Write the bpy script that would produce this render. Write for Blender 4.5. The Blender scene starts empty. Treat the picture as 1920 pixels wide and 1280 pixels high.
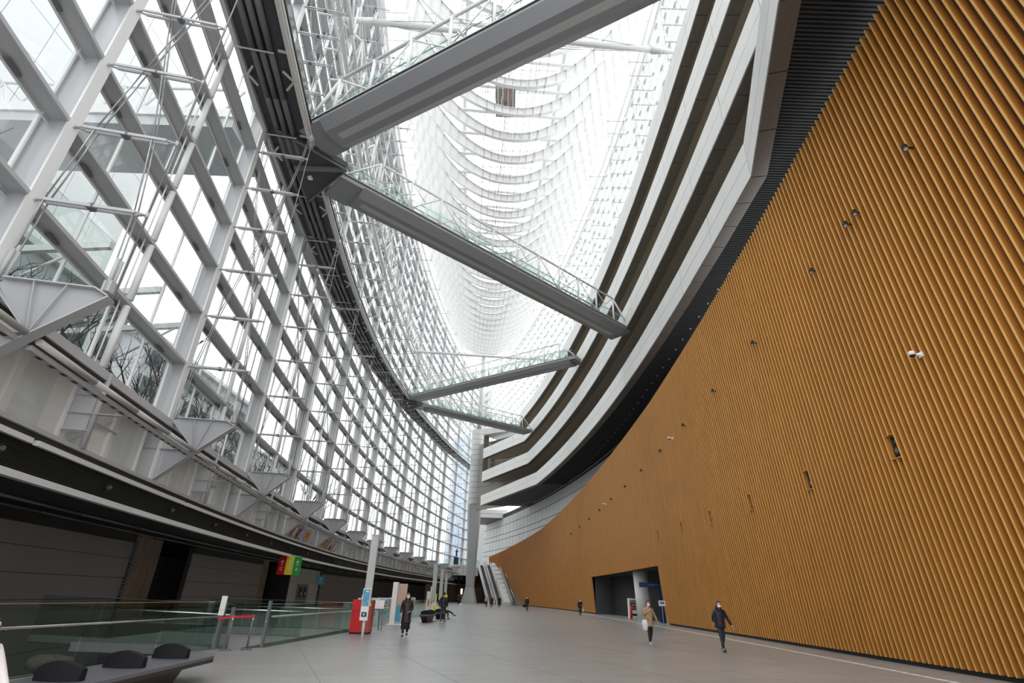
import bpy, bmesh, math, random
from mathutils import Vector, Matrix
random.seed(7)
S = bpy.context.scene
COL = S.collection

# ------------------------------------------------------------------ camera
PITCH, ROLL = math.radians(25.815), math.radians(1.955)
CAMP = Vector((0, 0, 1.65))
_f = Vector((0, math.cos(PITCH), math.sin(PITCH)))
_u0 = Vector((1, 0, 0)).cross(_f)
_r = math.cos(ROLL)*Vector((1, 0, 0)) + math.sin(ROLL)*_u0
_u = math.cos(ROLL)*_u0 - math.sin(ROLL)*Vector((1, 0, 0))
cd = bpy.data.cameras.new('camera'); cam = bpy.data.objects.new('camera', cd); COL.objects.link(cam)
m = Matrix((( _r.x, _u.x, -_f.x, CAMP.x), (_r.y, _u.y, -_f.y, CAMP.y), (_r.z, _u.z, -_f.z, CAMP.z), (0, 0, 0, 1)))
cam.matrix_world = m
cd.sensor_width = 36; cd.lens = 988.6/1920*36; cd.clip_end = 2000; cd.clip_start = .05
S.camera = cam

# ------------------------------------------------------------------ light: bright overcast sky
w = bpy.data.worlds.new('world'); S.world = w; w.use_nodes = True
nt = w.node_tree; bg = nt.nodes['Background']
tc = nt.nodes.new('ShaderNodeTexCoord'); sx = nt.nodes.new('ShaderNodeSeparateXYZ'); cr = nt.nodes.new('ShaderNodeValToRGB')
nt.links.new(tc.outputs['Generated'], sx.inputs[0]); nt.links.new(sx.outputs['Z'], cr.inputs[0])
cr.color_ramp.elements[0].position = 0.0; cr.color_ramp.elements[0].color = (.90, .935, .97, 1)
cr.color_ramp.elements[1].position = .6; cr.color_ramp.elements[1].color = (1, 1, 1, 1)
nt.links.new(cr.outputs[0], bg.inputs[0]); bg.inputs[1].default_value = 2.4
sd = bpy.data.lights.new('sun', 'SUN'); sd.energy = 1.2; sd.angle = math.radians(12); sd.color = (1, .97, .92)
so = bpy.data.objects.new('sun', sd); COL.objects.link(so)
so.rotation_euler = Vector((.45, .25, -.85)).to_track_quat('-Z', 'Y').to_euler()
S.view_settings.view_transform = 'Standard'; S.view_settings.look = 'None'
S.view_settings.exposure = 0.0; S.view_settings.gamma = 1; S.view_settings.use_curve_mapping = False
S.cycles.transparent_max_bounces = 48; S.cycles.max_bounces = 8

# ------------------------------------------------------------------ materials
def mat(name, col, rough=.6, metal=0, noise=0, scale=3.0, bump=0, spec=.5, emit=None, stretch=None, col2=None):
    mt = bpy.data.materials.new(name); mt.use_nodes = True; n = mt.node_tree; b = n.nodes['Principled BSDF']
    b.inputs['Base Color'].default_value = (*col, 1); b.inputs['Roughness'].default_value = rough
    b.inputs['Metallic'].default_value = metal; b.inputs['Specular IOR Level'].default_value = spec
    if noise or bump:
        t = n.nodes.new('ShaderNodeTexCoord'); tx = n.nodes.new('ShaderNodeTexNoise')
        tx.inputs['Scale'].default_value = scale; tx.inputs['Detail'].default_value = 6
        mp = n.nodes.new('ShaderNodeMapping'); n.links.new(t.outputs['Object'], mp.inputs[0])
        if stretch: mp.inputs['Scale'].default_value = stretch
        n.links.new(mp.outputs[0], tx.inputs['Vector'])
        if noise:
            r = n.nodes.new('ShaderNodeValToRGB'); c2 = col2 or tuple(c*(1-noise) for c in col)
            r.color_ramp.elements[0].position = .3; r.color_ramp.elements[0].color = (*c2, 1)
            r.color_ramp.elements[1].position = .7; r.color_ramp.elements[1].color = (*col, 1)
            n.links.new(tx.outputs[0], r.inputs[0]); n.links.new(r.outputs[0], b.inputs['Base Color'])
        if bump:
            bp = n.nodes.new('ShaderNodeBump'); bp.inputs['Strength'].default_value = bump; bp.inputs['Distance'].default_value = .02
            n.links.new(tx.outputs[0], bp.inputs['Height']); n.links.new(bp.outputs[0], b.inputs['Normal'])
    if emit:
        b.inputs['Emission Color'].default_value = (*emit[0], 1); b.inputs['Emission Strength'].default_value = emit[1]
    return mt
def glass(name, col, gl=.1, rough=.02, k=1):
    mt = bpy.data.materials.new(name); mt.use_nodes = True; n = mt.node_tree
    for x in list(n.nodes):
        if x.type != 'OUTPUT_MATERIAL': n.nodes.remove(x)
    o = [x for x in n.nodes if x.type == 'OUTPUT_MATERIAL'][0]
    t = n.nodes.new('ShaderNodeBsdfTransparent'); t.inputs[0].default_value = (*col, 1)
    g = n.nodes.new('ShaderNodeBsdfGlossy'); g.inputs['Roughness'].default_value = rough
    fr = n.nodes.new('ShaderNodeFresnel'); ge = n.nodes.new('ShaderNodeNewGeometry'); mi = n.nodes.new('ShaderNodeMix')
    mi.inputs[2].default_value = 1.45; mi.inputs[3].default_value = 1/1.45
    n.links.new(ge.outputs['Backfacing'], mi.inputs[0]); n.links.new(mi.outputs[0], fr.inputs[0])
    mu = n.nodes.new('ShaderNodeMath'); mu.operation = 'MULTIPLY_ADD'; mu.inputs[1].default_value = .8*k; mu.inputs[2].default_value = gl*.05
    mx = n.nodes.new('ShaderNodeMixShader')
    n.links.new(fr.outputs[0], mu.inputs[0]); n.links.new(mu.outputs[0], mx.inputs[0])
    n.links.new(t.outputs[0], mx.inputs[1]); n.links.new(g.outputs[0], mx.inputs[2]); n.links.new(mx.outputs[0], o.inputs[0])
    return mt
M = dict(
 steel=mat('painted_steel', (.51, .51, .52), .45, noise=.06, scale=.6),
 steelL=mat('white_steel', (.78, .78, .77), .45),
 steelD=mat('dark_steel', (.15, .15, .16), .5),
 plate=mat('bracket_steel', (.42, .42, .435), .5, noise=.06, scale=.8),
 cable=mat('cable_steel', (.32, .32, .33), .35, .6),
 chrome=mat('brushed_steel', (.75, .75, .76), .22, 1),
 bridge=mat('bridge_cladding', (.26, .26, .27), .45, noise=.05, scale=.4),
 strip=mat('bridge_soffit_strip', (.42, .43, .42), .5),
 walk=mat('walkway_dark', (.055, .055, .06), .6),
 pipe=mat('duct_pipe', (.13, .13, .135), .4),
 rim=mat('walkway_rim', (.62, .60, .57), .4),
 rib=mat('roof_rib_white', (.76, .76, .75), .5),
 conc=mat('ledge_concrete', (.80, .78, .745), .75, noise=.16, scale=.7, bump=.1),
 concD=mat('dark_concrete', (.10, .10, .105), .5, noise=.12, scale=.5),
 concP=mat('board_marked_concrete', (.30, .23, .18), .8, noise=.45, scale=1.2, stretch=(6, 6, .6)),
 stone=mat('pale_stone', (.68, .68, .665), .55, noise=.07, scale=1.2, stretch=(1, 1, 6)),
 stoneW=mat('wall_stone', (.56, .57, .56), .55, noise=.08, scale=1.0),
 granite=mat('brown_granite', (.11, .09, .075), .45, noise=.25, scale=9),
 graniteL=mat('brown_soffit', (.235, .205, .175), .5, noise=.2, scale=5),
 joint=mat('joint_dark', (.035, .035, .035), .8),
 black=mat('black_slat', (.013, .013, .013), .75),
 blackP=mat('black_panel', (.012, .012, .013), .6),
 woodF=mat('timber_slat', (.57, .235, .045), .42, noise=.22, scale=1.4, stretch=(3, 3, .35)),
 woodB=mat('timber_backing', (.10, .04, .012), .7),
 lamp=mat('lamp_lens', (.45, .45, .44), .3),
 glass=glass('clear_glazing', (.93, .96, .96)),
 glassR=glass('roof_glazing', (.95, .96, .96)),
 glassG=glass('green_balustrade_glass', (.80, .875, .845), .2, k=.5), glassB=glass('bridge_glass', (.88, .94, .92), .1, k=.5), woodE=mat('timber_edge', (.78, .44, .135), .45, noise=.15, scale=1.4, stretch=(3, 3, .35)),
 graniteU=mat('gallery_beam_granite', (.19, .165, .135), .5, noise=.22, scale=7), graniteS=mat('gallery_soffit_granite', (.45, .38, .28), .5, noise=.15, scale=4), towerB=mat('tower_blue', (.42, .52, .68), .4), bwhite=mat('building_white', (.88, .88, .88), .6),
 white=mat('white_paint', (.80, .80, .79), .5),
 red=mat('red_paint', (.60, .010, .015), .35),
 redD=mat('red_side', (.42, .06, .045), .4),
 yellow=mat('yellow', (.85, .70, .03), .5),
 blue=mat('panel_blue', (.08, .36, .55), .4, noise=.25, scale=6),
 navy=mat('navy_panel', (.012, .03, .12), .4),
 rubber=mat('escalator_black', (.012, .012, .013), .4),
 benchT=mat('bench_top', (.12, .125, .14), .35),
 benchB=mat('bench_edge', (.028, .018, .018), .4),
 leather=mat('black_leather', (.012, .011, .014), .75, bump=.1, scale=30, spec=.2),
 skin=mat('skin', (.62, .40, .29), .6), hair=mat('dark_hair', (.014, .011, .010), .5),
 mask=mat('face_mask', (.85, .86, .86), .7), shoe=mat('black_shoe', (.02, .02, .02), .5), sneaker=mat('grey_shoe', (.42, .42, .42), .6),
 bark=mat('bark', (.055, .045, .038), .9), ground=mat('plaza_paving', (.20, .20, .20), .8, noise=.2, scale=.3),
 bldg=mat('building_grey', (.55, .56, .57), .6), bldgG=mat('building_glass', (.07, .10, .11), .15),
 bronze=mat('bronze', (.03, .035, .035), .5), leaf=mat('hedge_leaf', (.035, .045, .028), .8),
 brown=mat('brown_timber_panel', (.16, .07, .03), .5, noise=.3, scale=1, stretch=(6, 6, .5)),
)
# floor: pale grey planks of stone with dark joints and a satin gloss
fm = bpy.data.materials.new('floor_stone'); fm.use_nodes = True; n = fm.node_tree; b = n.nodes['Principled BSDF']
t = n.nodes.new('ShaderNodeTexCoord'); mp = n.nodes.new('ShaderNodeMapping'); mp.inputs['Rotation'].default_value = (0, 0, math.radians(-22.4))
br = n.nodes.new('ShaderNodeTexBrick'); br.offset = .5
br.inputs['Scale'].default_value = 1; br.inputs['Brick Width'].default_value = 1.2; br.inputs['Row Height'].default_value = .3
br.inputs['Mortar Size'].default_value = .006; br.inputs['Color1'].default_value = (.325, .32, .312, 1); br.inputs['Color2'].default_value = (.385, .38, .372, 1)
br.inputs['Mortar'].default_value = (.25, .25, .25, 1)
nz = n.nodes.new('ShaderNodeTexNoise'); nz.inputs['Scale'].default_value = .6; nz.inputs['Detail'].default_value = 5
mxr = n.nodes.new('ShaderNodeMixRGB'); mxr.blend_type = 'MULTIPLY'; mxr.inputs[0].default_value = .25
n.links.new(t.outputs['Object'], mp.inputs[0]); n.links.new(mp.outputs[0], br.inputs[0]); n.links.new(t.outputs['Object'], nz.inputs['Vector'])
n.links.new(br.outputs[0], mxr.inputs[1]); n.links.new(nz.outputs[0], mxr.inputs[2]); n.links.new(mxr.outputs[0], b.inputs['Base Color'])
b.inputs['Roughness'].default_value = .33
M['floor'] = fm

# ------------------------------------------------------------------ mesh builder
V = Vector
class MB:
    def __init__(s): s.v = []; s.f = []; s.mi = []; s.ms = []; s.cur = 0; s.sm = []
    def m(s, mt):
        if mt not in s.ms: s.ms.append(mt)
        s.cur = s.ms.index(mt); return s
    def face(s, idx, smooth=False): s.f.append(idx); s.mi.append(s.cur); s.sm.append(smooth)
    def quad(s, *p):
        i = len(s.v); s.v += [tuple(q) for q in p]; s.face(tuple(range(i, i+len(p))))
    def hexa(s, a, b_):   # two matching loops -> closed prism
        n_ = len(a); i = len(s.v); s.v += [tuple(q) for q in a] + [tuple(q) for q in b_]
        s.face(tuple(range(i+n_-1, i-1, -1))); s.face(tuple(range(i+n_, i+2*n_)))
        for k in range(n_):
            k2 = (k+1) % n_; s.face((i+k, i+k2, i+n_+k2, i+n_+k))
        return s
    def box(s, c, d, rz=0, rx=0):
        x, y, z = [q/2 for q in d]; R_ = Matrix.Rotation(rz, 3, 'Z') @ Matrix.Rotation(rx, 3, 'X'); c = V(c)
        P = [c + R_ @ V(q) for q in ((-x,-y,-z),(x,-y,-z),(x,y,-z),(-x,y,-z),(-x,-y,z),(x,-y,z),(x,y,z),(-x,y,z))]
        return s.hexa(P[:4], P[4:])
    def bar(s, p, q, w_, h_, up=(0, 0, 1)):
        p, q = V(p), V(q); t_ = (q-p)
        if t_.length < 1e-6: return s
        t_.normalize(); up = V(up); a = t_.cross(up)
        if a.length < 1e-3: a = t_.cross(V((0, 1, 0)))
        a.normalize(); u_ = a.cross(t_).normalized()
        L_ = [(-w_/2, -h_/2), (w_/2, -h_/2), (w_/2, h_/2), (-w_/2, h_/2)]
        return s.hexa([p+a*x+u_*z for x, z in L_], [q+a*x+u_*z for x, z in L_])
    def tube(s, p, q, r, n_=6, r2=None):
        p, q = V(p), V(q); t_ = (q-p)
        if t_.length < 1e-6: return s
        t_.normalize(); a = t_.orthogonal().normalized(); b_ = t_.cross(a); r2 = r if r2 is None else r2
        i = len(s.v)
        for (c, rr) in ((p, r), (q, r2)):
            for k in range(n_):
                an = 2*math.pi*k/n_; s.v.append(tuple(c + a*math.cos(an)*rr + b_*math.sin(an)*rr))
        for k in range(n_):
            k2 = (k+1) % n_; s.face((i+k, i+k2, i+n_+k2, i+n_+k), True)
        s.face(tuple(range(i+n_-1, i-1, -1))); s.face(tuple(range(i+n_, i+2*n_)))
        return s
    def path(s, pts, r, n_=6):
        for a, b_ in zip(pts[:-1], pts[1:]): s.tube(a, b_, r, n_)
        return s
    def rings(s, rings, close=True):   # list of loops of equal length, lofted smoothly
        n_ = len(rings[0]); i = len(s.v)
        for r_ in rings: s.v += [tuple(q) for q in r_]
        for j in range(len(rings)-1):
            for k in range(n_):
                k2 = (k+1) % n_; s.face((i+j*n_+k, i+j*n_+k2, i+(j+1)*n_+k2, i+(j+1)*n_+k), True)
        if close:
            s.face(tuple(range(i+n_-1, i-1, -1))); e = i+(len(rings)-1)*n_; s.face(tuple(range(e, e+n_)))
        return s
    def sweep(s, path, sec, frame):    # sec: list of (a,z); frame(p)-> function mapping (a,z)->point
        R_ = [[frame(p, a, z) for a, z in sec] for p in path]
        n_ = len(sec); i = len(s.v)
        for r_ in R_: s.v += [tuple(q) for q in r_]
        for j in range(len(R_)-1):
            for k in range(n_):
                k2 = (k+1) % n_; s.face((i+j*n_+k, i+(j+1)*n_+k, i+(j+1)*n_+k2, i+j*n_+k2))
        s.face(tuple(range(i, i+n_))); e = i+(len(R_)-1)*n_; s.face(tuple(range(e+n_-1, e-1, -1)))
        return s
    def build(s, name, mt=None, parent=None, loc=None, rz=None):
        me = bpy.data.meshes.new(name); me.from_pydata(s.v, [], s.f)
        if mt is not None and not s.ms: me.materials.append(M[mt])
        else:
            for q in s.ms: me.materials.append(M[q])
            me.polygons.foreach_set('material_index', s.mi)
        me.polygons.foreach_set('use_smooth', s.sm); me.update()
        o = bpy.data.objects.new(name, me); COL.objects.link(o)
        if parent is not None: o.parent = parent; o.matrix_parent_inverse = parent.matrix_world.inverted() if False else Matrix.Translation(-parent.location)if parent.rotation_euler.z == 0 and parent.get('wspace') else Matrix.Identity(4)
        if loc is not None: o.location = loc
        if rz is not None: o.rotation_euler.z = rz
        return o
def thing(name, label, cat, group=None, loc=(0, 0, 0), rz=0, world=False):
    o = bpy.data.objects.new(name, None); COL.objects.link(o); o.location = loc; o.rotation_euler.z = rz
    o.empty_display_size = .2
    o['label'] = label; o['category'] = cat
    if group: o['group'] = group
    WS[o.name] = world
    return o
WS = {}
def tag(o, label, cat, group=None, kind=None):
    o['label'] = label; o['category'] = cat
    if group: o['group'] = group
    if kind: o['kind'] = kind
    return o
def struct(o, label=None):
    o['kind'] = 'structure'
    if label: o['label'] = label; o['category'] = 'structure'
    return o
def part(mb, name, mt, parent):    # part whose vertices are given in world coordinates
    o = mb.build(name, mt); o.parent = parent
    o.matrix_parent_inverse = (Matrix.Translation(parent.location) @ Matrix.Rotation(parent.rotation_euler.z, 4, 'Z')).inverted()
    return o
def lpart(mb, name, mt, parent, loc=None):    # part in the parent's own coordinates
    o = mb.build(name, mt); o.parent = parent
    if loc is not None: o.location = loc
    return o
def dup(root, loc, rz=0, label=None, group=None):
    r = root.copy(); COL.objects.link(r); r.location = loc; r.rotation_euler = (0, 0, rz)
    if label: r['label'] = label
    if group: r['group'] = group
    for ch in list(root.children):
        c = ch.copy(); COL.objects.link(c); c.parent = r
        for g in list(ch.children):
            d = g.copy(); COL.objects.link(d); d.parent = c
    return r
ORD = ['first', 'second', 'third', 'fourth', 'fifth', 'sixth', 'seventh', 'eighth', 'ninth', 'tenth', 'eleventh', 'twelfth', 'thirteenth', 'fourteenth', 'fifteenth', 'sixteenth', 'seventeenth', 'eighteenth', 'nineteenth', 'twentieth']
TENS = {2: 'twenty', 3: 'thirty', 4: 'forty'}
def ordn(k):
    if k < 20: return ORD[k]
    k += 1; t_, u_ = divmod(k, 10)
    if u_ == 0: return {3: 'thirtieth', 4: 'fortieth'}.get(t_, str(k))
    return TENS[t_] + '-' + ORD[u_-1]

# ------------------------------------------------------------------ plan of the hall
X0, S1, RL, Y0, DY = -17.932, 80.325, 351.0, 11.034, 11.05
def LP(y, off=0, z=0):            # left wall arc; off > 0 goes outwards
    dx = (y-S1)/RL; k = 1/math.hypot(1, dx)
    return V((X0+(y-S1)**2/(2*RL)-off*k, y+off*dx*k, z))
def XR(y, off=0): return 11.25+off-(y-30)**2/734
def RP(y, off=0, z=0): return V((XR(y, off), y, z))
def XW(y, z=0): return min(13.85-(y-27)**2/1200, XR(y, 5.4))-.088*z
def ax(y): return -1.5-.074*(y-55)   # hall axis
def frange(a, b_, st):
    n_ = max(1, int(round((b_-a)/st))); return [a+(b_-a)*k/n_ for k in range(n_+1)]
lframe = lambda y, a, z: LP(y, a, z)
def lerp(tab, x):
    for (a, va), (b_, vb) in zip(tab[:-1], tab[1:]):
        if x <= b_: return va+(vb-va)*(x-a)/(b_-a)
    return tab[-1][1]

# ------------------------------------------------------------------ floor
fl = MB()
left_edge = [(-9.3, -6), (-9.35, 11), (-8.45, 18.05), (-7.33, 18.9), (-6.83, 27), (-6.8, 29)]
outer = [(-6.8, 29), (-32, 29), (-32, 175), (20, 175), (20, -6)]
pts = left_edge + outer[1:]
fl.quad(*[V((x, y, 0)) for x, y in reversed(pts)])
f_o = fl.build('floor', 'floor'); struct(f_o)
lf = MB()     # lower passage floor and the retaining faces of the opening
lf.m('concD').quad((-32, -6, -3.6), (-6, -6, -3.6), (-6, 30, -3.6), (-32, 30, -3.6))
for (a, b_) in zip(left_edge[:-1], left_edge[1:]): lf.hexa([V((a[0], a[1], -3.6)), V((b_[0], b_[1], -3.6)), V((b_[0]+.01, b_[1], -3.6)), V((a[0]+.01, a[1], -3.6))], [V((a[0], a[1], -.01)), V((b_[0], b_[1], -.01)), V((b_[0]+.01, b_[1], -.01)), V((a[0]+.01, a[1], -.01))])
lf.quad((-32, 29, -3.6), (-6.8, 29, -3.6), (-6.8, 29, -.01), (-32, 29, -.01))
# ramp rising from the lower passage
lf.m('floor').hexa([V((-13.5, 19.2, -.3)), V((-8.2, 19.2, -.3)), V((-7.6, 29, -.2)), V((-13.5, 29, -.2))], [V((-13.5, 19.2, -.05)), V((-8.2, 19.2, -.05)), V((-7.6, 29, -.02)), V((-13.5, 29, -.02))])
struct(lf.build('floor_lower'))
sm_ = MB(); sm_.m('steelD'); dv = V((.381, -.9245, 0)); nv = V((.9245, .381, 0))
for k in range(-6, 34):
    c_ = V((-7.57, 22.12, .0))+nv*2.72*k; t0, t1 = None, None
    for q in range(-400, 400):
        p = c_+dv*q*.5; ok = (p.y > 1 and p.y < 118 and p.x < XW(p.y)-.3 and p.x > (-9.2 if p.y < 17 else -7.2))
        if ok and t0 is None: t0 = q*.5
        if ok: t1 = q*.5
    if t0 is not None and t1-t0 > 1: sm_.bar(c_+dv*t0+V((0, 0, .001)), c_+dv*t1+V((0, 0, .001)), .012, .002)
struct(sm_.build('trim_8'))
# pale drainage strip along the timber wall
ds = MB(); ds.m('white')
for y in frange(3, 120, .5): 
    x = XW(y)-1.95; ds.box((x, y, .006), (.11, .36, .012), 0)
struct(ds.build('trim_1'))

# ------------------------------------------------------------------ timber wall
wz = [(0, 20.1), (10, 19.65), (20, 18.75), (30, 17.95), (43, 17.0), (73, 15.5), (105, 13.9), (150, 10.9)]
def wtop(y): return lerp(wz, y)
DOOR = (48.0, 75.4, 4.4)
niches = [1.5+.27*round((17.33+5.86*k-1.5)/.27) for k in range(22)]
wall = MB(); SP = .27
ys = frange(1.5, 150, SP)
SP = ys[1]-ys[0]
for y in ys:
    top = wtop(y)
    segs = [(.14, top)]
    if DOOR[0] < y < DOOR[1]: segs = [(DOOR[2]-.1*(y-DOOR[0])/(DOOR[1]-DOOR[0]), top)]
    elif any(abs(y-nn) < .14 for nn in niches): segs = [(.14, 6.25), (7.0, top)]
    for z0, z1 in segs:
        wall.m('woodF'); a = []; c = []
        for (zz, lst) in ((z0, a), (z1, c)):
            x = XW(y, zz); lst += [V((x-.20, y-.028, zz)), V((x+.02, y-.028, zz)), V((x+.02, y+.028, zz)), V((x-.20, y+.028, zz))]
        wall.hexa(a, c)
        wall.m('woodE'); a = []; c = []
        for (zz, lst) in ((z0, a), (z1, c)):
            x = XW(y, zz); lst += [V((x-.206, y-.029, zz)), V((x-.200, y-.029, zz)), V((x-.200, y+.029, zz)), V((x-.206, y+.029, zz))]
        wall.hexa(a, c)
# backing panel behind the slats
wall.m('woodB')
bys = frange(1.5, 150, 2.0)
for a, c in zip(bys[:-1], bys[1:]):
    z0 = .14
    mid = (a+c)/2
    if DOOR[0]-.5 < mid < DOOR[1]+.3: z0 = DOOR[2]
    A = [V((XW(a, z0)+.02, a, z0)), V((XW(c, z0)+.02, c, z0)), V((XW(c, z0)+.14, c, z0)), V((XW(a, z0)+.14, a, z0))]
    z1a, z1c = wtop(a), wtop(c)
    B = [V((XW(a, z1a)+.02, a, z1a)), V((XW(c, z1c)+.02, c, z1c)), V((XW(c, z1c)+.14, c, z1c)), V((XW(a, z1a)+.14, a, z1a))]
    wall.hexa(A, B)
wr = struct(wall.build('wall_right'))
bb = MB(); bb.m('blackP')
for a, c in zip(bys[:-1], bys[1:]):
    if DOOR[0]-.5 < (a+c)/2 < DOOR[1]+.3: continue
    bb.hexa([V((XW(a)-.02, a, 0)), V((XW(c)-.02, c, 0)), V((XW(c)+.2, c, 0)), V((XW(a)+.2, a, 0))], [V((XW(a)-.02, a, .15)), V((XW(c)-.02, c, .15)), V((XW(c)+.2, c, .15)), V((XW(a)+.2, a, .15))])
struct(bb.build('baseboard_right'))
# entrance recess
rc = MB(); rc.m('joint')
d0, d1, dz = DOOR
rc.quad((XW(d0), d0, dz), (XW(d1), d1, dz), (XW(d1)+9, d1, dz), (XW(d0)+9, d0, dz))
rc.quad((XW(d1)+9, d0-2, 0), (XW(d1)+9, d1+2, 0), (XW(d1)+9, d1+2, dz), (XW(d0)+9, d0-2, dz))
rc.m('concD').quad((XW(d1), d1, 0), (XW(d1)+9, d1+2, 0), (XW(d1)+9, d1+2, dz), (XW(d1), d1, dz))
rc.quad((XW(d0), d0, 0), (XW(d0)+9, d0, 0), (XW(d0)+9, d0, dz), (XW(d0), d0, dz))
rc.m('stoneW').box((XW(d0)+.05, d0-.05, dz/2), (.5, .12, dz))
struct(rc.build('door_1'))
cl = MB(); cl.m('conc').tube((14.1, 58.6, 0), (13.9, 58.6, 4.4), .75, 20)
tag(cl.build('entrance_column'), 'round grey concrete column standing in the dark entrance of the timber wall', 'column')
vm = thing('vending_machine', 'white vending machine with drink display inside the dark entrance', 'vending machine', loc=(13.9, 62.6, 0))
b1 = MB(); b1.m('white').box((0, 0, .95), (1.1, .8, 1.9)); lpart(b1, 'cabinet', None, vm)
b1 = MB(); b1.m('bldgG').box((-.1, -.41, 1.25), (.75, .03, .9)); lpart(b1, 'display_window', None, vm)
for r_ in range(3):
    for k in range(6): b1 = MB(); b1.m(['red', 'yellow', 'blue', 'white'][(k*7+r_*3) % 4]).tube((-.4+.12*k, -.44, .88+.28*r_), (-.4+.12*k, -.44, 1.05+.28*r_), .035, 8); lpart(b1, 'sample_can', None, vm)
b1 = MB(); b1.m('blackP').box((0, -.41, .35), (.6, .03, .2)); lpart(b1, 'delivery_flap', None, vm)
fe = MB(); fe.m('red').tube((13.1, 60.3, 0), (13.1, 60.3, 1.25), .13, 12); fe.m('blackP').tube((13.1, 60.3, 1.25), (13.1, 60.3, 1.5), .05, 8)
tag(fe.build('red_bollard'), 'slim red post beside the entrance column', 'post')
bs = thing('hanging_sign', 'dark blue banner with pale lettering hung across the entrance', 'sign', loc=(14.0, 52.6, 3.0))
b1 = MB(); b1.m('navy').box((0, 0, 0), (3.4, .06, .42)); lpart(b1, 'board', None, bs)
def text(txt, size, mt, parent, loc, rot=(math.pi/2, 0, 0), name='lettering', ext=.004):
    cu = bpy.data.curves.new(name, 'FONT'); cu.body = txt; cu.size = size; cu.align_x = 'CENTER'; cu.align_y = 'CENTER'; cu.extrude = ext
    o = bpy.data.objects.new(name, cu); COL.objects.link(o); dg = bpy.context.evaluated_depsgraph_get()
    me = bpy.data.meshes.new_from_object(o.evaluated_get(dg)); bpy.data.objects.remove(o)
    me.materials.clear(); me.materials.append(M[mt])
    o = bpy.data.objects.new(name, me); COL.objects.link(o); o.parent = parent; o.location = loc; o.rotation_euler = rot
    return o
text('一一一一一    一一', .22, 'stoneW', bs, (0, -.04, 0))
for k, (yy, ww) in enumerate([(51.2, 1.0), (53.2, .8)]):
    p_ = MB(); p_.m('navy').box((XW(yy)+.9+k*.5, yy, 1.3), (1.1, .06, 2.6)); p_.m('stoneW').box((XW(yy)+.9+k*.5, yy-.04, 2.1), (.18, .02, .3))
    tag(p_.build('door_panel'), ['navy blue folding panel by the near side of the entrance', 'navy blue panel deeper in the entrance beside the round column'][k], 'panel')
sg = MB(); sg.m('white').box((12.9, 47.6, 1.55), (.55, .04, .4)); sg.m('blackP').box((12.78, 47.57, 1.58), (.08, .01, .16)).box((12.9, 47.57, 1.58), (.08, .01, .16)).box((13.02, 47.57, 1.58), (.08, .01, .16)); sg.m('steel').tube((12.9, 47.62, 0), (12.9, 47.62, 1.6), .02)
tag(sg.build('notice_sign'), 'small cream notice board with black characters at the near jamb of the entrance', 'sign')

# niches with loudspeakers
for k, yy in enumerate(niches):
    if DOOR[0] < yy < DOOR[1] and False: continue
    t_ = thing('wall_niche', f'dark rectangular loudspeaker niche cut in the timber slats, {ordn(k)} from the camera', 'niche', 'loudspeaker niches in the timber wall', loc=(XW(yy, 6.6)-.02, yy, 6.62))
    b1 = MB(); b1.m('blackP').box((.02, 0, 0), (.02, .46, .78)); b1.m('woodF').box((-.09, 0, -.40), (.2, .46, .03)).box((-.09, 0, .40), (.2, .46, .03))
    lpart(b1, 'niche_lining', None, t_)
    if k < 12:
        b1 = MB(); b1.m('rubber').tube((-.06, .02, -.12), (.0, .02, -.12), .13, 16); b1.m('steelD').tube((-.065, .02, -.12), (-.06, .02, -.12), .07, 12); b1.m('rubber').tube((-.06, .02, .18), (.0, .02, .18), .08, 12)
        lpart(b1, 'loudspeaker', None, t_)
# projecting small spotlights
spots = [(11.95, 14.59), (14.79, 14.39), (15.4, 14.36), (18.04, 14.07), (24.07, 13.68), (30.05, 13.31), (36, 12.95), (41.84, 12.59), (47.85, 12.29), (53.96, 11.98), (60, 11.7), (66, 11.4), (72, 11.1), (78, 10.8), (84, 10.5)]
s0 = None
for k, (yy, zz) in enumerate(spots):
    lab = f'small black spotlight on a short arm high on the timber wall, {ordn(k)} from the camera'
    loc = (XW(yy, zz)-.2, yy, zz)
    if s0 is None:
        s0 = thing('wall_spotlight', lab, 'spotlight', 'spotlights on the timber wall', loc=loc)
        b1 = MB(); b1.m('blackP').tube((.1, 0, 0), (-.14, 0, 0), .025, 8); lpart(b1, 'arm', None, s0)
        b1 = MB(); b1.m('blackP').tube((-.14, .05, .10), (-.20, -.03, -.10), .085, 12); lpart(b1, 'lamp_head', None, s0)
        b1 = MB(); b1.m('lamp').tube((-.20, -.03, -.10), (-.203, -.034, -.11), .06, 12); lpart(b1, 'lens', None, s0)
    else: dup(s0, loc, 0, lab, 'spotlights on the timber wall')
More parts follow.
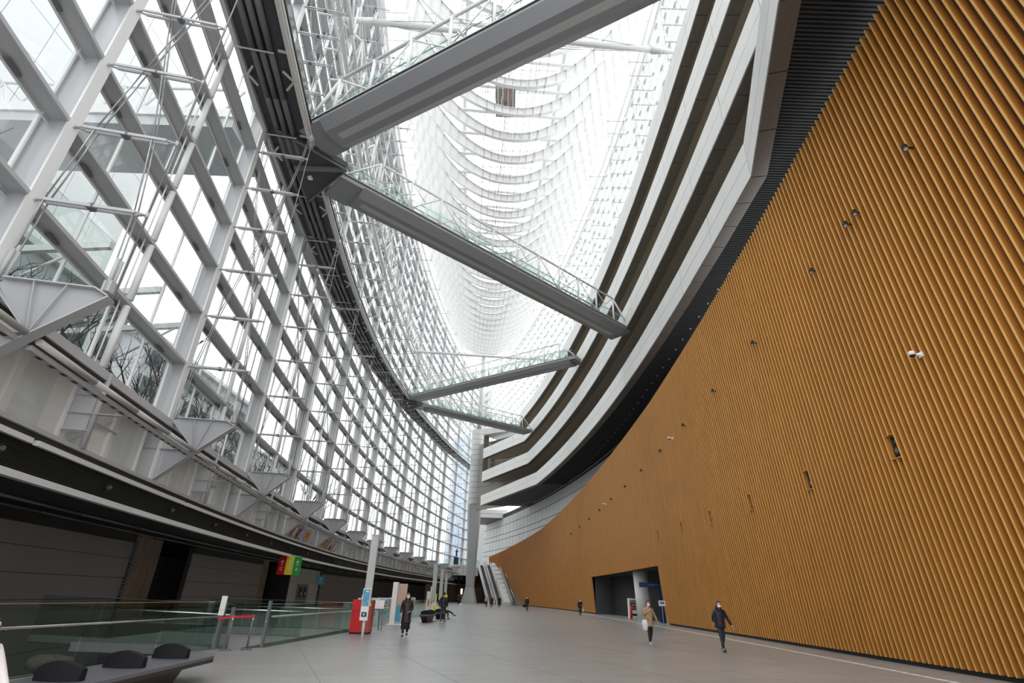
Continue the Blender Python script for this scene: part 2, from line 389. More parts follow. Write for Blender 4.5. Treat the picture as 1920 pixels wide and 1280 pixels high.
for k, (yy, zz, lb) in enumerate([(14.75, 8.81, 'white surveillance camera projecting from the timber slats at right'), (38.87, 12.78, 'small surveillance camera midway along the top of the timber wall'), (63, 11.63, 'tiny surveillance camera far along the timber wall')]):
    t_ = thing('surveillance_camera', lb, 'camera', loc=(XW(yy, zz)-.2, yy, zz))
    b1 = MB(); b1.m('white').tube((.05, 0, 0), (-.2, 0, 0), .045, 10).box((-.03, 0, 0), (.05, .16, .16)); lpart(b1, 'bracket', None, t_)
    b1 = MB(); b1.m('white').rings([[V((-.3+.1*math.cos(q)*s_, .1*math.sin(q)*s_, z_)) for q in [2*math.pi*i/16 for i in range(16)]] for z_, s_ in ((.11, .5), (.09, .9), (-.02, 1), (-.03, .8))]); lpart(b1, 'housing', None, t_)
    b1 = MB(); b1.m('rubber').rings([[V((-.3+.085*math.cos(q)*s_, .085*math.sin(q)*s_, z_)) for q in [2*math.pi*i/16 for i in range(16)]] for z_, s_ in ((-.02, 1), (-.06, .85), (-.09, .5))]); lpart(b1, 'dome_lens', None, t_)

# ------------------------------------------------------------------ stone wall behind and galleries
sw = MB(); sw.m('joint')
sy = frange(36, 160, 2.76)
for a, c in zip(sy[:-1], sy[1:]):
    sw.hexa([V((XR(a, 5.7), a, 0)), V((XR(c, 5.7), c, 0)), V((XR(c, 5.9), c, 0)), V((XR(a, 5.9), a, 0))], [V((XR(a, 5.7), a, 21)), V((XR(c, 5.7), c, 21)), V((XR(c, 5.9), c, 21)), V((XR(a, 5.9), a, 21))])
sw.m('stoneW')
zr = [8.0, 9.2, 11.4, 12.6, 14.8, 16.0, 18.2, 20.0]
for a, c in zip(sy[:-1], sy[1:]):
    for z0, z1 in zip(zr[:-1], zr[1:]):
        if z1 < wtop(a)-3: continue
        g = .06
        sw.hexa([V((XR(a+g, 5.62), a+g, z0+g)), V((XR(c-g, 5.62), c-g, z0+g)), V((XR(c-g, 5.7), c-g, z0+g)), V((XR(a+g, 5.7), a+g, z0+g))], [V((XR(a+g, 5.62), a+g, z1-g)), V((XR(c-g, 5.62), c-g, z1-g)), V((XR(c-g, 5.7), c-g, z1-g)), V((XR(a+g, 5.7), a+g, z1-g))])
sw.m('stoneW').hexa([V((XR(160, 5.6), 160, 0)), V((-12, 169, 0)), V((-12, 170, 0)), V((XR(160, 5.9), 160.5, 0))], [V((XR(160, 5.6), 160, 62)), V((-12, 169, 62)), V((-12, 170, 62)), V((XR(160, 5.9), 160.5, 62))])
struct(sw.build('wall_back'))

def ppath(level):
    kink = [96.5, 103.5, 107, 110][level]; near = [19.0, 4, -2, -4][level]
    pts_ = []
    if level == 0: pts_ += [(6.1, 2.9), (8.57, 10.85)]
    ys_ = frange(near, kink, 5.525)
    pts_ += [(XR(q), q) for q in ys_]
    x1 = XR(kink)
    end = (-5.9, 123.5) if level < 3 else (2.0, 119)
    n_ = 4
    pts_ += [(x1+(end[0]-x1)*k/n_, kink+(end[1]-kink)*k/n_) for k in range(1, n_+1)]
    return pts_
LV = [(20.0, 22.15), (25.3, 27.55), (30.65, 32.95), (35.9, 38.2)]
names = ['lowest', 'second', 'third', 'topmost']
for lv, (zb, zt) in enumerate(LV):
    P_ = ppath(lv)
    gal = thing('gallery_balcony', f'{names[lv]} curved gallery with white stone parapet and brown soffit on the right side', 'balcony', 'stacked galleries', loc=(XR(30), 30, zb))
    nrm = []
    for i in range(len(P_)):
        a = P_[max(0, i-1)]; c = P_[min(len(P_)-1, i+1)]; d_ = V((c[0]-a[0], c[1]-a[1])).normalized(); nrm.append(V((d_.y, -d_.x)))
    def off(i, o, z): return V((P_[i][0]+nrm[i].x*o, P_[i][1]+nrm[i].y*o, z))
    st = MB(); st.m('stone'); jt = MB(); jt.m('joint')
    H_ = zt-zb; g = .03
    for i in range(len(P_)-1):
        A, B = P_[i], P_[i+1]; dd = V((B[0]-A[0], B[1]-A[1])); L_ = dd.length; 
        def at_(s_, o, z):
            p0 = off(i, o, z); p1 = off(i+1, o, z); return p0.lerp(p1, s_)
        e = g/L_
        # real galleries hold two slab courses with an open dark joint
        for z0, z1 in ((zb, zb+H_*.5-g/2), (zb+H_*.5+g/2, zt)):
            st.hexa([at_(e, 0, z0), at_(1-e, 0, z0), at_(1-e, .06, z0), at_(e, .06, z0)], [at_(e, 0, z1), at_(1-e, 0, z1), at_(1-e, .06, z1), at_(e, .06, z1)])
        jt.hexa([at_(0, .06, zb+.05), at_(1, .06, zb+.05), at_(1, .35, zb+.05), at_(0, .35, zb+.05)], [at_(0, .06, zt-.04), at_(1, .06, zt-.04), at_(1, .35, zt-.04), at_(0, .35, zt-.04)])
        st.hexa([at_(0, .02, zt-.04), at_(1, .02, zt-.04), at_(1, .4, zt-.04), at_(0, .4, zt-.04)], [at_(0, .02, zt), at_(1, .02, zt), at_(1, .4, zt), at_(0, .4, zt)])
    part(st, 'parapet', None, gal); part(jt, 'parapet_core', None, gal)
    # brown granite edge beam
    bm_ = MB(); bm_.m('granite' if lv == 0 else 'graniteU')
    for i in range(len(P_)-1):
        def at_(s_, o, z): return off(i, o, z).lerp(off(i+1, o, z), s_)
        for k in range(3):
            s0_, s1_ = k/3+.004, (k+1)/3-.004
            bw = .72 if lv == 0 else .8
            bm_.hexa([at_(s0_, .03, zb-.08), at_(s1_, .03, zb-.08), at_(s1_, bw, zb-.08), at_(s0_, bw, zb-.08)], [at_(s0_, .03, zb+.3), at_(s1_, .03, zb+.3), at_(s1_, bw, zb+.3), at_(s0_, bw, zb+.3)])
    part(bm_, 'edge_beam', None, gal)
    # soffit behind the edge beam
    sf = MB(); sf.m('graniteS' if lv else 'blackP')
    bw = .72 if lv == 0 else .8
    for i in range(len(P_)-1):
        yA, yB = P_[i][1], P_[i+1][1]
        if lv == 0: 
            oA, oB = V((XR(yA, 5.75), yA, zb+.12)), V((XR(yB, 5.75), yB, zb+.12))
            a0, a1 = off(i, bw, zb+.12), off(i+1, bw, zb+.12)
        else: oA, oB, a0, a1 = V((XR(yA, 5), yA, zb+.1)), V((XR(yB, 5), yB, zb+.1)), off(i, bw, zb+.1), off(i+1, bw, zb+.1)
        up = V((0, 0, .35))
        sf.hexa([a0, a1, oB, oA], [a0+up, a1+up, oB+up, oA+up])
    part(sf, 'soffit', None, gal)
    if lv == 0:
        sl = MB(); sl.m('black')
        for yy in frange(2.6, 96, .16):
            xa = XR(yy, .75) if yy > 19 else 6.1+(yy-2.9)*.312+.75
            sl.box(((xa+XR(yy, 5.6))/2, yy, zb+.08), (XR(yy, 5.6)-xa, .07, .1))
        part(sl, 'soffit_slats', None, gal)
    # inner wall of the gallery
    iw = MB(); iw.m('graniteL')
    for a, c in zip(frange(-4, 118, 5.5)[:-1], frange(-4, 118, 5.5)[1:]):
        iw.hexa([V((XR(a, 5), a, zb)), V((XR(c, 5), c, zb)), V((XR(c, 5.3), c, zb)), V((XR(a, 5.3), a, zb))], [V((XR(a, 5), a, zb+5.2)), V((XR(c, 5), c, zb+5.2)), V((XR(c, 5.3), c, zb+5.2)), V((XR(a, 5.3), a, zb+5.2))])
    if lv < 3:
        iw.hexa([V((XR(115, 5), 115, zb)), V((-7.0, 130.8, zb)), V((-6.8, 131.4, zb)), V((XR(115, 5.3), 115, zb))], [V((XR(115, 5), 115, zb+5.2)), V((-7.0, 130.8, zb+5.2)), V((-6.8, 131.4, zb+5.2)), V((XR(115, 5.3), 115, zb+5.2))])
        part(iw, 'inner_wall', None, gal)
# cap slab by the far column
cp = MB(); cp.m('stoneW').hexa([V((-6.3, 124.5, 36.6)), V((3.5, 118, 36.6)), V((8, 121, 36.6)), V((2, 135, 36.6))], [V((-6.3, 124.5, 38)), V((3.5, 118, 38)), V((8, 121, 38)), V((2, 135, 38))])
cp.m('granite').box((-5.4, 126.5, 31.5), (1.2, 2, 11))
tag(cp.build('bridge_landing'), 'pale concrete landing slab linking the gallery ends to the big far column', 'slab')
lo = MB(); lo.m('stone').box((-3.8, 144.2, 21.07), (8.4, .3, 2.15)); lo.m('joint').box((-3.8, 144.03, 21.07), (8.4, .02, .04))
lo.m('granite').box((-3.8, 151, 19.95), (8.4, 14, .2))
tag(lo.build('far_balcony'), 'small white balcony under the lowest gallery, just right of the big column', 'balcony')
# downlights in the soffit
d0_ = None
for k, yy in enumerate([19.8+1.86*i for i in range(40)]):
    lab = f'small round downlight in the black slatted soffit, {ordn(k)} from the camera'; loc = (13.22-max(0, yy-45)**2/900, yy, 20.02)
    if d0_ is None:
        d0_ = thing('downlight', lab, 'downlight', 'downlights in the black soffit', loc=loc)
        b1 = MB(); b1.m('steelD').tube((0, 0, -.05), (0, 0, .05), .075, 12); lpart(b1, 'rim', None, d0_)
        b1 = MB(); b1.m('lamp').tube((0, 0, -.06), (0, 0, -.05), .05, 12); lpart(b1, 'lens', None, d0_)
    else: dup(d0_, loc, 0, lab, 'downlights in the black soffit')

# ------------------------------------------------------------------ left glass wall
ZG0, ZT, DZ = 5.4, 63.0, 2.57
lev = [7.95+DZ*k for k in range(22)]
def strut_mb(p, q):
    b_ = MB(); b_.m('steel'); p, q = V(p), V(q); m_ = (p+q)/2; t_ = (q-p).normalized(); sd_ = t_.cross(V((0, 0, 1))).normalized()*.075
    for sg_ in (-1, 1):
        a = p+t_*.25+sd_*sg_; c = q-t_*.25+sd_*sg_
        b_.tube(p, a, .03, 5); b_.bar(a, c, .055, .085); b_.tube(c, q, .03, 5)
    b_.m('steelD').box(m_, (.17, .2, .14)); b_.m('steel'); b_.tube(p-V((0,0,.05)), p+V((0,0,.05)), .045, 6); b_.tube(q-V((0,0,.08)), q+V((0,0,.08)), .04, 6)
    return b_
def cablecurve(side, z):    # offset of the two bowed cables between bracket and walkway
    ph = (z-8.1)/(25.5-8.1); return 0.0 + side*1.15*math.cos(math.pi*ph)
NB = 14
for i in range(-1, NB):
    ya, yb = Y0+i*DY, Y0+(i+1)*DY
    near = i < 8
    wn = bpy.data.objects.new(f'window_{i+2}', None); COL.objects.link(wn); wn.location = LP(ya, 1.3, ZG0); wn['kind'] = 'structure'
    # mullion: deep box with a flange
    mu = MB(); mu.m('steel'); A, B = LP(ya, 1.32, ZG0), LP(ya, 1.32, ZT+1)
    mu.m('steelL').bar(LP(ya, 1.34, ZG0), LP(ya, 1.34, ZT+1), .36, .07, up=(1, 0, 0)); mu.m('steel'); mu.bar(LP(ya, 1.72, ZG0), LP(ya, 1.72, ZT+1), .13, .76, up=(1, 0, 0)); mu.bar(LP(ya, 2.12, ZG0), LP(ya, 2.12, ZT+1), .24, .06, up=(1, 0, 0))
    part(mu, 'mullion', None, wn)
    nseg = 4; yq = [ya+(yb-ya)*k/nseg for k in range(nseg+1)]
    for k, z in enumerate(lev):
        tr = MB(); tr.m('steel')
        for a, c in ((0, 2), (2, 4)):
            tr.bar(LP(yq[a], 1.38, z), LP(yq[c], 1.38, z), .07, .12); tr.bar(LP(yq[a], 1.66, z+.03), LP(yq[c], 1.66, z+.03), .5, .05)
            tr.bar(LP(yq[a], 1.95, z), LP(yq[c], 1.95, z), .09, .16)
        tr.m('steelL').bar(LP(yq[0], 1.90, z-.16), LP(yq[4], 1.90, z-.16), .05, .04) if near else None
        if near:
            tr.m('steelD')
            for q in (.16, .5, .84): 
                tr.bar(LP(ya+(yb-ya)*q-.25, 1.80, z-.1), LP(ya+(yb-ya)*q+.25, 1.80, z-.1), .12, .07)
        part(tr, 'transom', None, wn)
    gp = MB(); gp.m('glass')
    for a, c in zip(yq[:-1], yq[1:]): gp.quad(LP(a, 2.0, ZG0), LP(c, 2.0, ZG0), LP(c, 2.0, ZT), LP(a, 2.0, ZT))
    part(gp, 'glass_pane', None, wn)
    gb = MB(); gb.m('steelL')
    for q in (.25, .5, .75, .03, .97):
        y_ = ya+(yb-ya)*q; gb.bar(LP(y_, 1.95, ZG0), LP(y_, 1.95, ZT), .06 if q not in (.5,) else .09, .10, up=(1, 0, 0))
    part(gb, 'glazing_bar', None, wn)
    ht = MB(); ht.m('steelL'); y_ = (ya+yb)/2
    for k in range(len(lev)-1):
        ht.tube(LP(y_, 1.42, lev[k]+.12), LP(y_, 1.42, lev[k+1]-.12), .12, 10)
        if near: ht.tube(LP(y_-.35, 1.5, lev[k]), LP(y_-.35, 1.5, lev[k+1]), .03, 5)
    part(ht, 'hanger_tube', None, wn)
    for k, z in enumerate(lev):
        if k == 0: continue
        part(strut_mb(LP(ya, 1.3, z-.06), LP(ya, -1.32, z-.06)), 'strut', None, wn)
    cb = MB(); cb.m('cable'); rr = .022 if near else .018
    for s_ in (-.07, .07):
        for side in (-1, 1):
            zz = [8.1]+[z for z in lev if 8.1 < z < 25.4]+[25.4]
            cb.path([LP(ya, cablecurve(side, z), z)+V((0, s_, 0)) for z in zz], rr, 5)
        cb.path([LP(ya, 1.1*math.cos(math.pi*(z-26)/12.3), z)+V((0, s_, 0)) for z in frange(26, 62.9, 2.57)], rr, 5)
        cb.path([LP(ya, -1.1*math.cos(math.pi*(z-26)/12.3), z)+V((0, s_, 0)) for z in frange(26, 62.9, 2.57)], rr, 5)
    cb.tube(LP(ya, -1.33, 7.9), LP(ya, -1.33, ZT), rr*1.1, 5)
    part(cb, 'cable', None, wn)
# end of the far tip
tip = MB(); tip.m('glass').quad(LP(165.6, 2, ZG0), V((-6, 168, ZG0)), V((-6, 168, ZT)), LP(165.6, 2, ZT)); struct(tip.build('window_16'))

# right upper glass wall (above the galleries)
def RG(y, off, z): return V((XR(y, 5-off), y, z))
for i in range(15):
    ya, yb = -1.5+11.05*i, -1.5+11.05*(i+1)
    wn = bpy.data.objects.new(f'window_{i+17}', None); COL.objects.link(wn); wn.location = RG(ya, 0, 36); wn['kind'] = 'structure'
    mu = MB(); mu.m('steelL').bar(RG(ya, .4, 36), RG(ya, .4, ZT+1), .3, .3, up=(1, 0, 0)); part(mu, 'mullion', None, wn)
    zs = frange(38.5, ZT, DZ); ym = (ya+yb)/2
    for z in zs:
        tr = MB(); tr.m('steelL')
        for a, c in ((ya, ym), (ym, yb)): tr.bar(RG(a, .25, z), RG(c, .25, z), .5, .08)
        tr.m('steel'); 
        for q in (.2, .45, .7, .95): tr.bar(RG(ya+(yb-ya)*q, .3, z-.1), RG(ya+(yb-ya)*q+.7, .3, z-.1), .12, .1)
        part(tr, 'transom', None, wn)
    gp = MB(); gp.m('glass').quad(RG(ya, 0, 36), RG(ym, 0, 36), RG(ym, 0, ZT), RG(ya, 0, ZT)); gp.quad(RG(ym, 0, 36), RG(yb, 0, 36), RG(yb, 0, ZT), RG(ym, 0, ZT)); part(gp, 'glass_pane', None, wn)
    gb = MB(); gb.m('steelL')
    for q in (.25, .5, .75): gb.bar(RG(ya+(yb-ya)*q, .1, 36), RG(ya+(yb-ya)*q, .1, ZT), .07, .12, up=(1, 0, 0))
    gb.tube(RG(ym, .5, 38), RG(ym, .5, ZT), .09, 8)
    part(gb, 'glazing_bar', None, wn)
    for z in zs[1:]:
        b_ = MB(); b_.m('steel').bar(RG(ya, .5, z), RG(ya, 3.0, z), .12, .06); b_.tube(RG(ya, 3, z-.2), RG(ya, 3, z+.2), .05, 6); part(b_, 'strut', None, wn)
    cb = MB(); cb.m('cable').tube(RG(ya, 3, 38), RG(ya, 3, ZT), .025, 5)
    for sd_ in (-1, 1): cb.path([RG(ya, 1.75+sd_*1.1*math.cos(math.pi*(z-38)/12.3), z) for z in frange(38, 62.9, 2.57)], .02, 5)
    part(cb, 'cable', None, wn)

# ------------------------------------------------------------------ ledge below the glass
lg = MB(); LY = frange(1, 166, 2.7625)
lg.m('conc').sweep(LY, [(2.0, 5.35), (2.35, 5.35), (2.35, 7.55), (2.0, 7.55)], lframe)
lg.m('steel').sweep(LY, [(1.15, 5.30), (2.05, 5.30), (2.05, 5.42), (1.15, 5.42)], lframe)
lg.m('joint').sweep(LY, [(1.25, 5.12), (2.2, 5.12), (2.2, 5.30), (1.25, 5.30)], lframe)
lg.m('black').sweep(LY, [(1.30, 4.25), (2.2, 4.25), (2.2, 5.0), (1.30, 5.0)], lframe)
lw = struct(lg.build('wall_left'))
sl = MB(); sl.m('black')
for z in [4.3+.045*k for k in range(16)]: sl.sweep(LY[:24], [(1.26, z), (1.31, z), (1.31, z+.02), (1.26, z+.02)], lframe)
o = part(sl, 'fascia_slats', None, lw)
sl = MB(); sl.m('steelL').sweep(LY, [(1.12, 4.04), (1.35, 4.04), (1.35, 4.22), (1.12, 4.22)], lframe); struct(sl.build('trim_2'))
# ledge light channels, one per bay
for i in range(13):
    ya = Y0+i*DY-DY*.5-2.0; yy = frange(max(1, ya+.12), ya+DY-.12, 2.7)
    t_ = MB(); t_.m('white').sweep(yy, [(1.14, 4.98), (1.3, 4.98), (1.3, 5.12), (1.14, 5.12)], lframe)
    tag(t_.build('light_channel'), f'long pale light channel under the concrete ledge, {ordn(i)} from the camera', 'light', 'light channels under the ledge')
# small downlight spots on the dark fascia
for k in range(14):
    y_ = 13.5+5.5*k; p = LP(y_, 1.27, 4.62)
    t_ = MB(); t_.m('blackP').tube(p+V((.0, 0, 0)), p+V((.12, 0, -.02)), .12, 12); t_.m('steelD').tube(p+V((.12, 0, -.02)), p+V((.13, 0, -.025)), .09, 12)
    tag(t_.build('fascia_speaker'), f'round dark loudspeaker on the black fascia, {ordn(k)} from the camera', 'loudspeaker', 'loudspeakers on the fascia')
# wall joints
jn = MB(); jn.m('joint')
for i in range(28):
    y_ = 6+5.525*i+1.2; jn.bar(LP(y_, 1.995, 5.45), LP(y_, 1.995, 7.5), .025, .01, up=(1, 0, 0))
struct(jn.build('trim_3'))
# brackets
def BP(i, off, z, s_=0):
    y_ = Y0+i*DY; p = LP(y_, off, z); p.y += s_; return p
def build_bracket(i):
    y_ = Y0+i*DY
    t_ = thing('steel_bracket', f'grey steel X-shaped bracket holding the glass wall over the ledge, {ordn(i+1)} from the camera', 'bracket', 'brackets along the ledge', loc=LP(y_, 1.5, 5.4))
    up = [(1.12, 7.95), (1.0, 8.08), (-.95, 8.08), (-1.28, 7.9), (-.05, 6.75), (.1, 6.75)]
    low = [(.1, 6.7), (-.02, 6.68), (1.28, 5.42), (1.62, 5.42), (1.98, 5.6), (1.98, 7.5), (1.5, 7.6)]
    for nm_, pl in (('upper_plate', up), ('lower_plate', low)):
        b_ = MB(); b_.m('plate').hexa([BP(i, a, z, -.02) for a, z in pl], [BP(i, a, z, .02) for a, z in pl]); part(b_, nm_, None, t_)
    fl_ = MB(); fl_.m('steel')
    for a, c in (((1.0, 8.08), (-.95, 8.08)), ((-.95, 8.08), (-1.28, 7.9)), ((-1.3, 7.88), (0, 6.68)), ((0, 6.68), (1.28, 5.42)), ((1.28, 5.42), (1.98, 5.42)), ((1.2, 7.95), (.02, 6.75))):
        fl_.bar(BP(i, *a), BP(i, *c), .34, .035)
    part(fl_, 'flange', None, t_)
    sf_ = MB(); sf_.m('steel')
    for a, c in (((.35, 8.07), (.04, 6.8)), ((-.35, 8.07), (-.02, 6.8)), ((1.3, 5.45), (1.3, 7.5)), ((.1, 6.72), (1.98, 6.72))): sf_.bar(BP(i, *a), BP(i, *c), .30, .02, up=(0, 1, 0) if a[1] < 6.7 or c[1] > 7 else (0, 0, 1))
    part(sf_, 'stiffener', None, t_)
    cl_ = MB(); cl_.m('steel').box(BP(i, -1.15, 8.2), (.2, .2, .3)); part(cl_, 'socket_lug', None, t_)
    for s_ in (-.07, .07):
        for o1, o2, z2 in ((-1.15, -1.15, 9.0), (1.15, 1.12, 8.9)):
            cl_ = MB(); cl_.m('steel').tube(BP(i, o1, 8.06, s_), BP(i, o2, z2, s_), .05, 8); part(cl_, 'cable_socket', None, t_)
for i in range(-1, 14): build_bracket(i)
# handrail pipe segments between brackets and slotted rail below
for i in range(-1, 13):
    a, c = Y0+i*DY+.35, Y0+(i+1)*DY-.2; yy = frange(a, c, 2.7)
    t_ = thing('ledge_rail', f'pale tube with slotted steel channel between brackets, {ordn(i+1)} from the camera', 'rail', 'tubes along the ledge', loc=LP(a, 0, 6.6))
    b_ = MB(); b_.m('rim').path([LP(q, 0.0, 6.72) for q in yy], .085, 10); part(b_, 'tube', None, t_)
    b_ = MB(); b_.m('steel').sweep(yy, [(.10, 6.50), (.30, 6.50), (.30, 6.62), (.10, 6.62)], lframe); part(b_, 'channel', None, t_)
    b_ = MB(); b_.m('blackP')
    for q in frange(a+.4, c-.4, .55): b_.bar(LP(q, .20, 6.497), LP(q+.22, .20, 6.497), .10, .01)
    part(b_, 'slots', None, t_)
    # ladder-like post at mid bay
    m_ = (a+c)/2
    b_ = MB(); b_.m('plate').tube(LP(m_, 1.15, 5.4), LP(m_, 1.15, 7.9), .09, 8); b_.m('steel').hexa([LP(m_-.02, 1.15, 5.9), LP(m_-.02, 1.9, 5.9), LP(m_+.02, 1.9, 5.9), LP(m_+.02, 1.15, 5.9)], [LP(m_-.02, 1.15, 7.6), LP(m_-.02, 1.9, 7.6), LP(m_+.02, 1.9, 7.6), LP(m_+.02, 1.15, 7.6)])
    for z in (5.95, 6.5, 7.1): b_.bar(LP(m_, .2, z) if z == 6.5 else LP(m_, 1.1, z), LP(m_, 1.95, z), .2, .03)
    b_.tube(LP(m_+.2, 1.9, 5.5), LP(m_+2.6, 1.9, 7.0), .012, 5); b_.tube(LP(m_, 1.9, 6.62), LP(m_+3.0, 1.9, 6.62), .035, 6)
    part(b_, 'ladder_post', None, t_)
# dark gutter beam behind the rail
gt = MB(); gt.m('walk').sweep(LY, [(1.2, 7.55), (1.9, 7.55), (1.9, 7.75), (1.2, 7.75)], lframe); gt.m('steel').sweep(LY, [(1.12, 7.62), (1.2, 7.62), (1.2, 7.9), (1.12, 7.9)], lframe)
struct(gt.build('trim_4'))

# posters on the ledge wall
M['poster'] = mat('poster_print', (.75, .45, .25), .5, noise=1, scale=2.2, col2=(.12, .07, .09))
M['poster2'] = mat('poster_flowers', (.50, .42, .40), .5, noise=1, scale=3, col2=(.06, .04, .05))
M['posterV'] = mat('poster_violet', (.62, .55, .78), .5, noise=.3, scale=5); M['posterY'] = mat('poster_gold', (.70, .50, .12), .5, noise=.5, scale=7)
for k, (ya, yb, mt_, lb) in enumerate([(46.2, 49.4, 'poster2', 'dark floral mural panel on the ledge wall, nearest of the posters'), (49.6, 53.4, 'posterV', 'violet and gold poster on the ledge wall'), (57.4, 60.4, 'poster', 'reddish collage poster on the ledge wall beyond the violet one'), (60.5, 63.8, 'poster2', 'grey and white collage poster on the ledge wall, farthest of the posters')]):
    t_ = thing('wall_poster', lb, 'poster', loc=LP(ya, 1.9, 6.0))
    def pq(a, c, o_, z0, z1): return [LP(a, o_, z0), LP(c, o_, z0), LP(c, o_-.3, z1), LP(a, o_-.3, z1)], [LP(a, o_+.04, z0), LP(c, o_+.04, z0), LP(c, o_-.26, z1), LP(a, o_-.26, z1)]
    b_ = MB(); b_.m(mt_).hexa(*pq(ya, yb, 1.5, 5.45, 6.75)); part(b_, 'print', None, t_)
    if k == 1:
        b_ = MB(); b_.m('posterY').hexa(*pq(ya+.9, yb-.9, 1.44, 5.6, 6.6)); b_.m('redD').hexa(*pq(ya+1.3, yb-1.9, 1.4, 5.8, 6.3)); part(b_, 'figure_print', None, t_)
    else:
        b_ = MB()
        for q in range(5):
            s_ = ya+.3+q*.55; b_.m(['redD', 'white', 'posterY', 'bronze', 'posterV'][(q+k) % 5]).hexa(*pq(s_, s_+.34, 1.44, 5.6+.12*(q % 3), 6.2+.15*(q % 2)))
        part(b_, 'figure_print', None, t_)

# ------------------------------------------------------------------ walkways on the glass wall
WZ = [(-5, 23.2), (0, 23.5), (22, 24.95), (33, 25.82), (44, 26.77), (55, 27.86), (69, 29.25), (81, 30.6), (111, 33.1), (144, 34.5), (180, 35)]
wz_ = lambda y: lerp(WZ, y)
wk = thing('glass_wall_walkway', 'dark walkway with pipes running along the left glass wall', 'walkway', loc=LP(22, -1.2, wz_(22)))
WY = frange(0, 164, 2.7625)
wf = lambda y, a, z: LP(y, a, wz_(y)+z)
b_ = MB(); b_.m('walk').sweep(WY, [(-1.0, .12), (1.2, .12), (1.2, .2), (-1.0, .2)], wf); part(b_, 'deck', None, wk)
b_ = MB(); b_.m('rim').sweep(WY, [(-1.22, -.12), (-1.0, -.12), (-1.0, .1), (-1.22, .1)], wf); b_.m('blackP').sweep(WY, [(-1.35, .16), (-1.22, .16), (-1.22, .3), (-1.35, .3)], wf); b_.m('steelL').sweep(WY, [(-1.3, .02), (-1.23, .02), (-1.23, .14), (-1.3, .14)], wf); part(b_, 'edge_beam', None, wk)
b_ = MB(); b_.m('steel').sweep(WY, [(1.15, -.15), (1.35, -.15), (1.35, .15), (1.15, .15)], wf); part(b_, 'outer_beam', None, wk)
for o_ in (.55, .15, -.25):
    b_ = MB(); b_.m('pipe').path([LP(y, o_, wz_(y)-.05) for y in WY], .15, 10); part(b_, 'pipe', None, wk)
b_ = MB(); b_.m('steel')
for i in range(0, 30):
    y = Y0-DY+i*DY/2; z = wz_(y)
    b_ = MB(); b_.m('steel'); b_.bar(LP(y, 1.3, z-.24), LP(y, -.45, z-.24), .06, .05); part(b_, 'pipe_support', None, wk); b_ = MB(); b_.m('steel')
    b_.bar(LP(y, -1.2, z-.02), LP(y, -.6, z), .12, .08); part(b_, 'bracing', None, wk); b_ = MB(); b_.m('steel') # b_.bar(LP(y, -1.2, z-.02), LP(y, -.6, z), .12, .08)
    b_.bar(LP(y+1.6, -1.05, z), LP(y+1.1, -.6, z), .10, .08); b_.bar(LP(y+1.6, -1.05, z), LP(y+2.2, -.6, z), .10, .08)
    part(b_, 'bracing', None, wk); b_ = MB(); b_.m('steel')
    b_.bar(LP(y+1.6, 1.15, z), LP(y+1.1, .8, z), .10, .08); b_.bar(LP(y+1.6, 1.15, z), LP(y+2.2, .8, z), .10, .08)
    part(b_, 'bracing', None, wk)
b_ = MB(); b_.m('glassG')
for a, c in zip(WY[:-1], WY[1:]): b_.quad(LP(a, -1.2, wz_(a)+.3), LP(c, -1.2, wz_(c)+.3), LP(c, -1.2, wz_(c)+1.3), LP(a, -1.2, wz_(a)+1.3))
part(b_, 'glass_balustrade', None, wk)
b_ = MB(); b_.m('steelL').path([LP(y, -1.2, wz_(y)+1.35) for y in WY], .04, 6)
for i in range(15):
    y = Y0+i*DY; b_.box(LP(y, -1.2, wz_(y)-.05), (.3, .3, .2)); b_.tube(LP(y, -1.2, wz_(y)), LP(y, -1.2, wz_(y)+1.4), .05, 8)
part(b_, 'handrail', None, wk)
# upper white lattice gallery
uw = thing('upper_lattice_walkway', 'white lattice truss walkway higher on the left glass wall', 'walkway', loc=LP(30, -1, 38))
uz = lambda y: 38.3+.03*(y-50)
UY = frange(5, 160, DY/4)
b_ = MB(); b_.m('steelL')
for o_, z_ in ((-1.3, 0), (-1.3, 3.2), (.2, 1.6)): b_.path([LP(y, o_, uz(y)+z_) for y in UY], .13, 6)
part(b_, 'chord', None, uw)
b_ = MB(); b_.m('steelL')
for k, (a, c) in enumerate(zip(UY[:-1], UY[1:])):
    z0, z1 = (0, 3.2) if k % 2 else (3.2, 0)
    b_.tube(LP(a, -1.3, uz(a)+z0), LP(c, -1.3, uz(c)+z1), .08, 5); b_.tube(LP(a, -1.3, uz(a)+z0), LP(c, .2, uz(c)+1.6), .07, 5); b_.tube(LP(a, .2, uz(a)+1.6), LP(c, -1.3, uz(c)+z1), .07, 5)
    b_.tube(LP(a, -1.3, uz(a)), LP(a, -1.3, uz(a)+3.2), .07, 5); b_.bar(LP(a, .2, uz(a)+1.6), LP(a, 1.3, uz(a)+1.6), .12, .1)
part(b_, 'lattice', None, uw)
b_ = MB(); b_.m('steelL').sweep(UY, [(-.75, -.1), (-.45, -.1), (-.45, .05), (-.75, .05)], lambda y, a, z: LP(y, a, uz(y)+z)); part(b_, 'deck', None, uw)

